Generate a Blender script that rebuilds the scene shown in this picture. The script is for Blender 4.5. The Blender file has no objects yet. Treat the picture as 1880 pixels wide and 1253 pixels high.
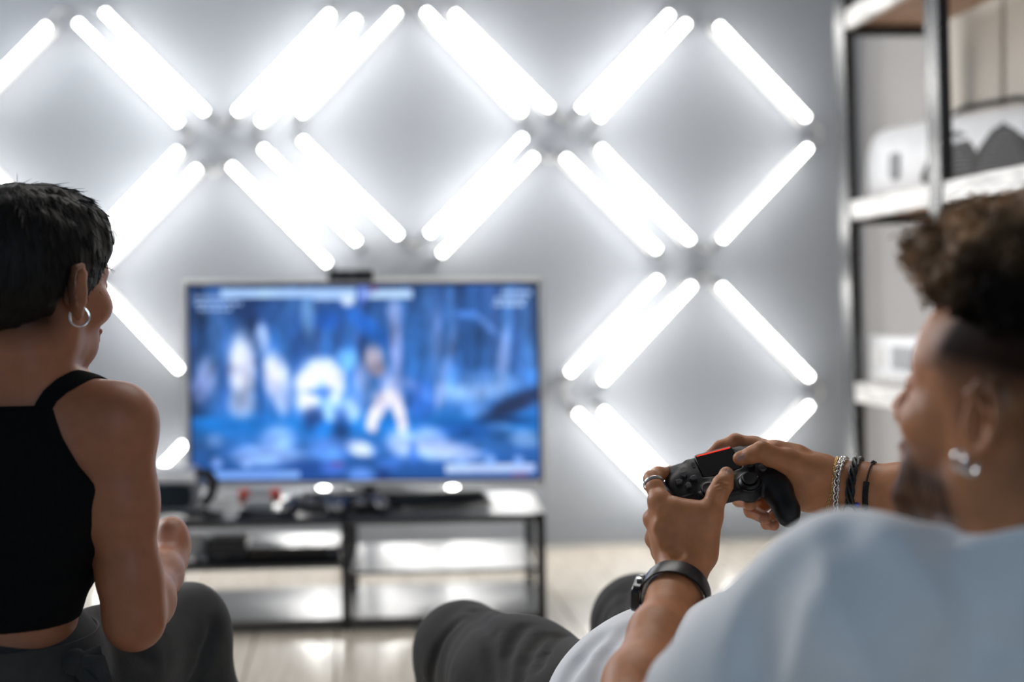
import bpy, bmesh, math, random
import numpy as np
from mathutils import Vector, Matrix

C = bpy.context.scene.collection
random.seed(4)
RNG = np.random.default_rng(4)
FPX = 2611.0
R = math.radians

# ------------------------------------------------------------------ camera
CAM_H, TILT, ROLL = 0.77, R(1.46), R(0.8)
cam_d = bpy.data.cameras.new('camera')
cam = bpy.data.objects.new('camera', cam_d)
C.objects.link(cam)
cam_d.sensor_width, cam_d.lens = 36.0, 36.0 * FPX / 1880.0
fw = np.array([0, math.cos(TILT), -math.sin(TILT)])
r0 = np.array([1.0, 0, 0]); u0 = np.cross(r0, fw)
rt = math.cos(ROLL) * r0 - math.sin(ROLL) * u0
up = math.cos(ROLL) * u0 + math.sin(ROLL) * r0
cam.matrix_world = Matrix(((rt[0], up[0], -fw[0], 0), (rt[1], up[1], -fw[1], 0), (rt[2], up[2], -fw[2], CAM_H), (0, 0, 0, 1)))
cam_d.dof.use_dof = True
cam_d.dof.focus_distance = 1.81
cam_d.dof.aperture_fstop = 1.75
cam_d.clip_start = 0.05
bpy.context.scene.camera = cam
# ------------------------------------------------------------------ light and exposure
W = bpy.data.worlds.new('world'); bpy.context.scene.world = W
W.use_nodes = True
W.node_tree.nodes['Background'].inputs[0].default_value = (0.55, 0.75, 1.0, 1)
W.node_tree.nodes['Background'].inputs[1].default_value = 0.26
def area(name, loc, target, sx, sy, power, col):
    l = bpy.data.lights.new(name, 'AREA'); l.shape = 'RECTANGLE'; l.size, l.size_y = sx, sy
    l.energy = power; l.color = col
    o = bpy.data.objects.new(name, l); C.objects.link(o)
    o.location = loc
    o.rotation_euler = (Vector(target) - Vector(loc)).to_track_quat('-Z', 'Y').to_euler()
    return o
area('window_daylight', (2.0, -2.6, 1.7), (0.5, 1.2, 0.5), 2.2, 1.5, 42, (0.52, 0.76, 1.0))
area('window_left', (-2.4, 3.5, 2.1), (0.3, 1.4, 0.4), 1.4, 1.5, 58, (0.97, 0.98, 1.0))
area('ceiling_light', (0.1, 3.3, 2.7), (0.1, 3.0, 0), 1.6, .8, 22, (1.0, 0.97, 0.93))
TUBE = 21.5
sc = bpy.context.scene
sc.view_settings.view_transform = 'Standard'
sc.view_settings.look = 'None'
sc.view_settings.exposure = 0.0
sc.view_settings.gamma = 1.0
sc.view_settings.use_curve_mapping = False
sc.cycles.use_denoising = True
sc.cycles.max_bounces = 8

# ------------------------------------------------------------------ helpers
def ray(px, py):
    d = fw + rt * (px - 940.0) / FPX + up * (626.5 - py) / FPX
    return d
def P(px, py, Y):
    d = ray(px, py)
    return np.array([0, 0, CAM_H]) + d * (Y / d[1])
def nrm(v):
    v = np.asarray(v, float); return v / np.linalg.norm(v)

def empty(name, loc=(0, 0, 0)):
    o = bpy.data.objects.new(name, None); C.objects.link(o); o.location = loc
    o.empty_display_size = 0.05
    return o
def tag(o, label=None, cat=None, group=None, kind=None):
    if label: o['label'] = label
    if cat: o['category'] = cat
    if group: o['group'] = group
    if kind: o['kind'] = kind
    return o
def link(name, me, m=None, parent=None):
    o = bpy.data.objects.new(name, me); C.objects.link(o)
    if m is not None and not me.materials: me.materials.append(m)
    if parent is not None:
        o.parent = parent
        bl = parent
        off = Vector((0, 0, 0))
        while bl is not None:
            off += bl.location; bl = bl.parent
        o.location = -off          # meshes are written in world coordinates
    return o
def obj(name, bm, m, parent=None, smooth=True, bevel=0):
    me = bpy.data.meshes.new(name)
    bmesh.ops.recalc_face_normals(bm, faces=bm.faces)
    bm.to_mesh(me); bm.free()
    if smooth:
        for p in me.polygons: p.use_smooth = True
        me.set_sharp_from_angle(angle=R(40))
    o = link(name, me, m, parent)
    if bevel:
        b = o.modifiers.new('edge', 'BEVEL'); b.width = bevel; b.segments = 2; b.limit_method = 'ANGLE'
    return o
def frame(x, y=None, z=None):
    M = np.eye(3); M[:, 0] = x; M[:, 1] = y; M[:, 2] = z
    return M
def box(bm, c, s, M=None):
    """box of full sizes s at c, axes the columns of M"""
    M = np.eye(3) if M is None else M
    vs = []
    for i in range(8):
        l = np.array([(i & 1) - .5, ((i >> 1) & 1) - .5, ((i >> 2) & 1) - .5]) * s
        vs.append(bm.verts.new(tuple(np.asarray(c) + M @ l)))
    for f in ((0, 2, 3, 1), (4, 5, 7, 6), (0, 1, 5, 4), (2, 6, 7, 3), (0, 4, 6, 2), (1, 3, 7, 5)):
        bm.faces.new([vs[k] for k in f])
def side_axes(d):
    d = nrm(d)
    a = np.array([0, 0, 1.0]) if abs(d[2]) < .9 else np.array([1.0, 0, 0])
    x = nrm(np.cross(a, d)); y = np.cross(d, x)
    return x, y
def tube(bm, pts, rad, n=10, closed=False, cap=True, flat=None):
    """tube through pts; rad a number or a list; flat = (axis, ratio) squashes the section"""
    pts = [np.asarray(p, float) for p in pts]
    k = len(pts); rad = [rad] * k if np.isscalar(rad) else rad
    rings = []; x = None
    for i in range(k):
        a = pts[(i - 1) % k] if (closed or i > 0) else pts[i]
        b = pts[(i + 1) % k] if (closed or i < k - 1) else pts[i]
        d = nrm(b - a)
        if x is None: x, y = side_axes(d)
        else:
            x = nrm(x - d * np.dot(x, d)); y = np.cross(d, x)
        ring = []
        for j in range(n):
            t = 2 * math.pi * j / n
            o = rad[i] * (math.cos(t) * x + math.sin(t) * y)
            if flat is not None:
                o = o + flat[0] * np.dot(o, flat[0]) * (flat[1] - 1)
            ring.append(bm.verts.new(tuple(pts[i] + o)))
        rings.append(ring)
    m = k if closed else k - 1
    for i in range(m):
        A, B = rings[i], rings[(i + 1) % k]
        sh = 0
        if closed and i == k - 1:
            sh = min(range(n), key=lambda s: sum((Vector(A[j].co) - Vector(B[(j + s) % n].co)).length for j in range(0, n, 2)))
        for j in range(n):
            bm.faces.new((A[j], A[(j + 1) % n], B[(j + 1 + sh) % n], B[(j + sh) % n]))
    if cap and not closed:
        bm.faces.new(rings[0][::-1]); bm.faces.new(rings[-1])
def lathe(bm, c, ax, prof, n=24):
    """profile of (radius, height) turned about axis ax through c"""
    x, y = side_axes(ax); ax = nrm(ax)
    rings = []
    for r_, h in prof:
        if r_ < 1e-6: rings.append([bm.verts.new(tuple(c + ax * h))])
        else: rings.append([bm.verts.new(tuple(c + ax * h + r_ * (math.cos(2 * math.pi * j / n) * x + math.sin(2 * math.pi * j / n) * y))) for j in range(n)])
    for A, B in zip(rings, rings[1:]):
        for j in range(n):
            q = [A[j % len(A)], A[(j + 1) % len(A)], B[(j + 1) % len(B)], B[j % len(B)]]
            q = [v for i, v in enumerate(q) if v not in q[:i]]
            if len(q) > 2: bm.faces.new(q)
    if len(rings[0]) > 1: bm.faces.new(rings[0])
    if len(rings[-1]) > 1: bm.faces.new(rings[-1])
def prism(bm, outline, c, M, z0, z1, top=1.0):
    """outline in the (x, y) plane of frame M at c, pulled from z0 to z1"""
    lo = [bm.verts.new(tuple(c + M @ np.array([x, y, z0]))) for x, y in outline]
    mx = sum(p[0] for p in outline) / len(outline); my = sum(p[1] for p in outline) / len(outline)
    hi = [bm.verts.new(tuple(c + M @ np.array([mx + (x - mx) * top, my + (y - my) * top, z1]))) for x, y in outline]
    n = len(lo)
    bm.faces.new(lo[::-1]); bm.faces.new(hi)
    for i in range(n): bm.faces.new((lo[i], lo[(i + 1) % n], hi[(i + 1) % n], hi[i]))
def rrect(w, h, r_, n=5):
    out = []
    for cx, cy, a in ((w / 2 - r_, h / 2 - r_, 0), (-w / 2 + r_, h / 2 - r_, 90), (-w / 2 + r_, -h / 2 + r_, 180), (w / 2 - r_, -h / 2 + r_, 270)):
        for i in range(n + 1):
            t = R(a + 90 * i / n); out.append((cx + r_ * math.cos(t), cy + r_ * math.sin(t)))
    return out

# ------------------------------------------------------------------ materials
def mat(name, col, rough=.5, metal=0., noise=0., nscale=20., bump=0., bscale=200., attr=None, spec=.5, stretch=None, coat=0., sheen=0., sss=0.):
    m = bpy.data.materials.new(name); m.use_nodes = True
    nt = m.node_tree; b = nt.nodes['Principled BSDF']
    b.inputs['Roughness'].default_value = rough
    b.inputs['Metallic'].default_value = metal
    b.inputs['Specular IOR Level'].default_value = spec
    if coat: b.inputs['Coat Weight'].default_value = coat; b.inputs['Coat Roughness'].default_value = rough
    if sheen: b.inputs['Sheen Weight'].default_value = sheen; b.inputs['Sheen Roughness'].default_value = .5
    if sss:
        b.inputs['Subsurface Weight'].default_value = sss
        b.inputs['Subsurface Radius'].default_value = (.012, .005, .003)
        b.inputs['Subsurface Scale'].default_value = .5
    tc = nt.nodes.new('ShaderNodeTexCoord')
    vec = tc.outputs['Object']
    if stretch:
        mp = nt.nodes.new('ShaderNodeMapping'); mp.inputs['Scale'].default_value = stretch
        nt.links.new(vec, mp.inputs['Vector']); vec = mp.outputs['Vector']
    src = None
    if attr:
        a = nt.nodes.new('ShaderNodeAttribute'); a.attribute_name = attr; src = a.outputs['Color']
        ms = nt.nodes.new('ShaderNodeMapRange'); ms.inputs['From Max'].default_value = .16      # cropped hair and beard shine less than bare skin
        ms.inputs['To Min'].default_value = .02; ms.inputs['To Max'].default_value = spec
        nt.links.new(a.outputs['Fac'], ms.inputs['Value']); nt.links.new(ms.outputs['Result'], b.inputs['Specular IOR Level'])
    if noise:
        n = nt.nodes.new('ShaderNodeTexNoise'); n.inputs['Scale'].default_value = nscale; n.inputs['Detail'].default_value = 6
        nt.links.new(vec, n.inputs['Vector'])
        mr = nt.nodes.new('ShaderNodeMapRange')
        mr.inputs['From Min'].default_value = .3; mr.inputs['From Max'].default_value = .7
        mr.inputs['To Min'].default_value = 1 - noise; mr.inputs['To Max'].default_value = 1 + noise
        nt.links.new(n.outputs['Fac'], mr.inputs['Value'])
        mx = nt.nodes.new('ShaderNodeMix'); mx.data_type = 'RGBA'; mx.blend_type = 'MULTIPLY'
        mx.inputs['Factor'].default_value = 1
        if src: nt.links.new(src, mx.inputs[6])
        else: mx.inputs[6].default_value = (*col, 1)
        nt.links.new(mr.outputs['Result'], mx.inputs[7])
        src = mx.outputs[2]
    if src: nt.links.new(src, b.inputs['Base Color'])
    else: b.inputs['Base Color'].default_value = (*col, 1)
    if bump:
        n = nt.nodes.new('ShaderNodeTexNoise'); n.inputs['Scale'].default_value = bscale; n.inputs['Detail'].default_value = 4
        nt.links.new(vec, n.inputs['Vector'])
        bp = nt.nodes.new('ShaderNodeBump'); bp.inputs['Strength'].default_value = bump; bp.inputs['Distance'].default_value = .002
        nt.links.new(n.outputs['Fac'], bp.inputs['Height']); nt.links.new(bp.outputs['Normal'], b.inputs['Normal'])
    return m
def glow(name, col, s, attr=None):
    m = bpy.data.materials.new(name); m.use_nodes = True
    nt = m.node_tree; b = nt.nodes['Principled BSDF']
    b.inputs['Base Color'].default_value = (.02, .02, .02, 1); b.inputs['Roughness'].default_value = .3
    b.inputs['Emission Strength'].default_value = s
    if attr:
        a = nt.nodes.new('ShaderNodeAttribute'); a.attribute_name = attr
        nt.links.new(a.outputs['Color'], b.inputs['Emission Color'])
    else: b.inputs['Emission Color'].default_value = (*col, 1)
    return m
M = dict(
    wall=mat('grey_paint', (.265, .282, .308), .55, noise=.03, nscale=3, bump=.05, bscale=60),
    wall_pale=mat('pale_paint', (.31, .298, .29), .6, noise=.03, nscale=3),
    panel=mat('ivory_panel', (.56, .51, .44), .6, noise=.05, nscale=2),
    plank=mat('light_oak', (.72, .64, .53), .22, spec=.9, coat=.8, noise=.12, nscale=5, stretch=(9, .8, 1), bump=.05, bscale=40),
    under=mat('subfloor', (.12, .1, .08), .8, noise=.1),
    ceil=mat('ceiling_paint', (.25, .25, .26), .8, noise=.02),
    black=mat('black_steel', (.012, .012, .013), .35, noise=.1, nscale=30),
    blackgloss=mat('black_gloss', (.006, .006, .007), .24, noise=.1, nscale=9, coat=.3),
    blackglass=mat('black_glass', (.004, .005, .006), .30, noise=.1, nscale=9, spec=1.0, coat=1.0),
    post=mat('shelf_steel', (.022, .022, .023), .26, coat=.5, noise=.2, nscale=20),
    shelfwood=mat('shelf_wood', (.36, .20, .11), .45, noise=.35, nscale=6, stretch=(12, 1, 12), bump=.1, bscale=60),
    edgewood=mat('worn_glare_edge', (.80, .78, .75), .35, noise=.45, nscale=9, stretch=(3, 1, 14)),  # white of the tubes' glare put into the base colour, streaked by wear
    silver=mat('silver_plastic', (.86, .87, .88), .28, metal=0., noise=.05),
    mesh=mat('speaker_mesh', (.05, .047, .045), .6, noise=.2, nscale=300),
    steel=mat('brushed_steel', (.6, .6, .6), .28, metal=1, noise=.1, nscale=60),
    chrome=mat('bezel_silver', (.72, .72, .70), .25, metal=.35, noise=.05),
    chain=mat('silver', (.86, .85, .83), .16, metal=1, noise=.05),
    gold=mat('gold', (.85, .62, .28), .2, metal=1, noise=.05),
    grey=mat('grey_plastic', (.30, .31, .33), .35, noise=.08),
    dark=mat('dark_plastic', (.02, .021, .024), .35, noise=.15, nscale=30),
    visor=mat('dark_blue_visor', (.006, .014, .022), .15, noise=.1, nscale=10),
    red=mat('red_plastic', (.65, .07, .04), .35, noise=.1, nscale=30),
    white=mat('white_plastic', (.75, .74, .72), .35, noise=.05),
    pad=mat('gamepad_matte', (.0075, .008, .009), .36, spec=.35, noise=.12, nscale=60, bump=.12, bscale=1800),
    padgloss=mat('gamepad_gloss', (.006, .0065, .007), .22, noise=.1, nscale=60),
    button=mat('gamepad_button', (.050, .053, .057), .36, noise=.1, nscale=60),
    rubber=mat('stick_rubber', (.014, .014, .015), .6, noise=.12, nscale=80),
    rim=mat('rim_highlight', (.55, .55, .55), .2, noise=.05),
    print=mat('button_print', (.22, .22, .24), .5, noise=.05),
    skin_m=mat('brown_skin', (.3, .17, .1), .44, noise=.12, nscale=45, bump=.10, bscale=700, attr='Col', sss=.10, spec=.36),
    skin_w=mat('tan_skin', (.4, .22, .13), .45, noise=.08, nscale=45, bump=.12, bscale=800, attr='Col', sss=.12, spec=.42),
    nail=mat('nail', (.42, .25, .18), .4, spec=.3, noise=.05, nscale=80),
    hair_m=mat('curly_hair', (.03, .02, .014), .6, noise=.3, nscale=90, bump=.6, bscale=180, attr='Col'),
    hair_w=mat('short_dark_hair', (.007, .0055, .0045), .5, spec=.2, noise=.4, nscale=25, stretch=(5, 5, 1), bump=.5, bscale=60),
    tee=mat('white_cotton', (.83, .85, .87), .85, noise=.04, nscale=12, bump=.25, bscale=900, sheen=.15),
    top=mat('black_ribbed_jersey', (.004, .004, .0045), .95, spec=.15, noise=.25, nscale=60, stretch=(6, 6, .6), bump=.5, bscale=140),
    denim_m=mat('charcoal_denim', (.017, .0152, .0135), .88, noise=.3, nscale=26, bump=.35, bscale=700, sheen=.05),
    denim_w=mat('washed_black_denim', (.036, .035, .034), .88, noise=.3, nscale=22, bump=.35, bscale=700, sheen=.08),
    bag=mat('beanbag_canvas', (.43, .41, .38), .85, noise=.08, nscale=14, bump=.3, bscale=500),
    leather=mat('black_leather', (.012, .011, .011), .38, noise=.25, nscale=60, bump=.4, bscale=300),
    strap=mat('watch_strap', (.008, .009, .011), .32, noise=.15, nscale=60),
    cord=mat('black_cord', (.006, .006, .007), .7, noise=.2, nscale=300, bump=.6, bscale=900),
    bead=mat('blue_glass_bead', (.02, .06, .55), .06, noise=.1, nscale=90, coat=.8),
    eye=mat('eye_white', (.7, .68, .65), .2, noise=.03),
    iris=mat('iris', (.03, .015, .01), .1, noise=.1),
    cloth=mat('pale_cable', (.66, .63, .60), .5, noise=.08),
)
M['tube'] = glow('tube_glow', (1.0, .985, .955), TUBE)
M['lightbar'] = glow('red_light_bar', (1.0, .05, .02), .9)

# ------------------------------------------------------------------ the room
YAW = R(6.5)
WU = np.array([math.cos(YAW), math.sin(YAW), 0]); WN = np.array([-math.sin(YAW), math.cos(YAW), 0]); UZ = np.array([0, 0, 1.0])
d_ = ray(1110, 1000); F0 = np.array([0, 0, CAM_H]) + d_ * (-CAM_H / d_[2])      # foot of the back wall
RM = frame(WU, WN, UZ)
def wall_hit(px, py, off=0.):
    """where the sight line meets the plane standing off metres in front of the back wall"""
    d = ray(px, py); o = np.array([0, 0, CAM_H])
    return o + d * (np.dot(F0 - WN * off - o, WN) / np.dot(d, WN))
corner = wall_hit(1592, 950); corner[2] = 0
CU = np.dot(corner - F0, WU)
def rp(u, n, z): return F0 + WU * u + WN * n + UZ * z            # room coordinates: along wall, towards wall, up
def room_box(name, u0_, u1_, n0, n1, z0, z1, m):
    bm = bmesh.new(); box(bm, rp((u0_ + u1_) / 2, (n0 + n1) / 2, (z0 + z1) / 2), (u1_ - u0_, n1 - n0, z1 - z0), RM)
    return tag(obj(name, bm, m, smooth=False), kind='structure')
UL, NN, CEIL = -3.0, -7.2, 2.75
floor = room_box('floor', UL, CU + .1, NN, .1, -.08, -.012, M['under'])
room_box('wall_back', UL, CU + .1, 0, .1, -.012, CEIL, M['wall'])
wall_right = room_box('wall_right', CU, CU + .1, NN, 0, -.012, CEIL, M['wall_pale'])
room_box('ceiling', UL, CU + .1, NN, .1, CEIL, CEIL + .08, M['ceil'])
room_box('baseboard_back', UL, CU, -.012, 0, 0, .05, M['wall'])
# floor planks, running away from the camera
PW, PL = .19, 1.28
bm = bmesh.new(); box(bm, (0, 0, -.006), (PW - .003, PL - .003, .012)); pm = bpy.data.meshes.new('plank')
bmesh.ops.bevel(bm, geom=[e for e in bm.edges if all(v.co.z > -.001 for v in e.verts)], offset=.0015, segments=1, affect='EDGES')
bm.to_mesh(pm); bm.free(); pm.materials.append(M['plank'])
for i in range(int((CU - UL) / PW) + 1):
    n_, L = 0.0, PL * (.3 + (i * .47) % .7)
    while n_ > -5.2:
        o = bpy.data.objects.new('plank', pm); C.objects.link(o); o.parent = floor
        wdt = min(PW, CU - PW * i - UL)
        o.location = rp(CU - PW * i - wdt / 2, n_ - L / 2, 0); o.scale = (wdt / PW, L / PL, 1)
        o.rotation_euler = (0, 0, YAW)
        n_ -= L; L = PL
# ivory panels on the right wall, behind the shelving
for k in range(4):
    n1 = -.62 - k * .42
    bm = bmesh.new(); box(bm, rp(CU - .012, n1 - .205, 1.35), (.024, .40, 2.7), RM)
    obj('panel', bm, M['panel'], wall_right, smooth=False, bevel=.004)

# ------------------------------------------------------------------ tube lights on the back wall
T = [  # x0, y0, x1, y1 of each tube, seen in the picture; label
 (87, 47, -50, 186, 'glowing tube light slanting down left, cut by the upper left picture edge'),
 (-75, 255, 92, 425, 'glowing tube light mostly hidden behind the short-haired woman in the black top'),
 (142, 41, 330, 227, 'glowing tube light, lower of the two above the woman slanting down right'),
 (191, 22, 378, 207, 'glowing tube light, upper of the two above the woman slanting down right'),
 (607, 24, 434, 206, 'glowing tube light, leftmost of three parallel tubes slanting up right at the top'),
 (655, 35, 477, 225, 'glowing tube light, middle of three parallel tubes slanting up right at the top'),
 (729, 22, 552, 210, 'glowing tube light, rightmost of three parallel tubes slanting up right at the top'),
 (781, 21, 960, 207, 'glowing tube light, lower of the pair slanting down right at top centre'),
 (834, 24, 1010, 199, 'glowing tube light, upper of the pair slanting down right at top centre'),
 (1230, 26, 1064, 200, 'glowing tube light, upper of the pair slanting up right at the top right'),
 (1261, 42, 1098, 218, 'glowing tube light, lower of the pair slanting up right at the top right'),
 (1319, 46, 1481, 217, 'glowing single tube light slanting down right towards the shelving at the top'),
 (328, 276, 148, 462, 'glowing tube light, upper of the pair running down behind the head of the woman'),
 (363, 309, 190, 486, 'glowing tube light, lower of the pair running down behind the head of the woman'),
 (424, 305, 602, 485, 'glowing tube light, lowest of three parallel tubes reaching down to the television top'),
 (482, 272, 656, 445, 'glowing tube light, middle of three parallel tubes above the television'),
 (554, 257, 733, 433, 'glowing tube light, highest of three parallel tubes above the television'),
 (961, 252, 787, 430, 'glowing tube light, upper of the pair slanting up right above the television'),
 (981, 288, 809, 467, 'glowing tube light, lower of the pair slanting up right above the television'),
 (1037, 289, 1207, 459, 'glowing tube light, lower of the pair slanting down right beyond the television corner'),
 (1102, 272, 1268, 442, 'glowing tube light, upper of the pair slanting down right beyond the television corner'),
 (1484, 271, 1324, 441, 'glowing single tube light slanting down left from the middle of the shelf post'),
 (1209, 513, 1045, 686, 'glowing tube light, upper of the pair slanting up right beside the television'),
 (1271, 524, 1106, 701, 'glowing tube light, lower of the pair slanting up right beside the television'),
 (1323, 525, 1487, 694, 'glowing single tube light slanting down right above the gamepad'),
 (1059, 757, 1228, 930, 'glowing tube light, lower of the pair running down behind the ringed hand'),
 (1106, 753, 1272, 922, 'glowing tube light, upper of the pair running down behind the ringed hand'),
 (1487, 744, 1328, 912, 'glowing single tube light running down behind the hand with bracelets'),
 (505, 741, 664, 908, 'glowing tube light behind the television, its end showing below left of the neck'),
 (455, 745, 600, 903, 'glowing tube light behind the television, its end showing above the red handheld console'),
 (985, 740, 818, 908, 'glowing tube light behind the television, its end showing below right of the neck'),
 (866, 736, 694, 908, 'glowing tube light behind the television, its end showing close beside the neck'),
 (186, 528, 330, 680, 'glowing tube light slanting from the chin of the woman to the television edge'),
 (338, 815, 176, 982, 'glowing tube light low behind the dark headset, left of the television'),
]
def bar(name, a, b, r_, m, parent, n=12):
    bm = bmesh.new(); tube(bm, [a, b], r_, n); return obj(name, bm, m, parent)
for x0, y0, x1, y1, lab in T:
    a, b = wall_hit(x0, y0, .10), wall_hit(x1, y1, .10); d = nrm(b - a)
    root = tag(empty('tube_light', tuple((a + b) / 2)), lab, 'tube light', 'tube lights in diamonds on the back wall')
    bar('glass_tube', a, b, .0085, M['tube'], root, 10)
    bm = bmesh.new(); box(bm, (a + b) / 2 + WN * .088, (.014, np.linalg.norm(b - a) + .05, .02), frame(nrm(np.cross(d, WN)), d, WN))
    obj('batten', bm, M['white'], root, smooth=False, bevel=.002)
    for e, s in ((a, -1), (b, 1)):
        bm = bmesh.new(); tube(bm, [e + d * s * .0005, e + d * s * .03], .0125, 12)
        box(bm, e + d * s * .016 + WN * .048, (.016, .022, .096), frame(nrm(np.cross(d, WN)), d, WN))
        obj('end_cap', bm, M['grey'], root)
# flexible leads that join neighbouring tubes
for where, pts in (('at the joint in the top left corner', ((95, 36), (108, 18), (124, 24), (137, 34))), ('left side of the joint above the woman', ((342, 234), (352, 246), (336, 262))),
            ('top of the joint above the woman', ((384, 214), (402, 236), (428, 214))), ('bottom of the joint above the woman', ((369, 300), (392, 322), (418, 298))),
            ('at the top edge of the picture above the television', ((738, 14), (754, 6), (772, 14))), ('top of the joint above the right corner of the television', ((1016, 206), (1036, 222), (1058, 207))),
            ('bottom of the joint above the right corner of the television', ((987, 281), (1010, 296), (1031, 282))), ('just above the motion sensor', ((740, 440), (762, 454), (781, 438))),
            ('looping beside the upper part of the shelf post', ((1488, 224), (1506, 240), (1504, 256), (1491, 264))), ('top of the joint between the two right-hand diamonds', ((1274, 449), (1296, 462), (1318, 448))),
            ('bottom of the joint between the two right-hand diamonds', ((1277, 517), (1297, 504), (1316, 518))), ('looping above the hand with bracelets beside the post', ((1494, 701), (1508, 716), (1506, 730), (1494, 738))),
            ('beside the edge of the television', ((1048, 694), (1036, 720), (1052, 748)))):
    bm = bmesh.new(); q = [wall_hit(*p, .045) for p in pts]
    tube(bm, q, .004, 6)
    tag(obj('light_cable', bm, M['cloth']), 'pale tube light lead ' + where, 'cable', 'leads joining the tube lights')
# ------------------------------------------------------------------ television
TVY = 3.5
tc_ = P(669, 703, TVY); pxm = FPX / TVY
tx = nrm(P(992, 700, TVY + .005) - P(346, 704, TVY)); tn = nrm(np.cross(tx, UZ)); tz = np.cross(tn, tx) * -1
tz = nrm(np.cross(tx, -tn)) if np.dot(tz, UZ) < 0 else nrm(tz)
tback = nrm(np.cross(UZ, tx)); TM = frame(tx, tback, UZ)      # right, away from the room, up
TWD, THT = 648 / pxm, 366 / pxm
def tp(x, y, z): return tc_ + TM @ np.array([x, y, z])
tv = tag(empty('television', tuple(tp(0, .1, -THT / 2 - .066))), 'flat television showing a blue fighting game, standing on the black open stand', 'television')
bm = bmesh.new(); box(bm, tp(0, .022, 0), (TWD, .034, THT), TM); box(bm, tp(0, .055, -.08), (TWD * .6, .05, THT * .55), TM)
obj('housing', bm, M['blackgloss'], tv, bevel=.004)
bm = bmesh.new()
for x, z, w, h in ((-TWD / 2 - .004, 0, .012, THT + .022), (TWD / 2 + .004, 0, .012, THT + .022), (0, THT / 2 + .005, TWD + .02, .012), (0, -THT / 2 - .005, TWD + .02, .012)):
    box(bm, tp(x, .016, z), (w, .04, h), TM)
obj('bezel', bm, M['chrome'], tv, bevel=.005)
bm = bmesh.new(); box(bm, tp(0, .1, -THT / 2 - .01), (.034, .03, .085), TM)
obj('neck', bm, M['blackgloss'], tv, bevel=.004)
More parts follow.
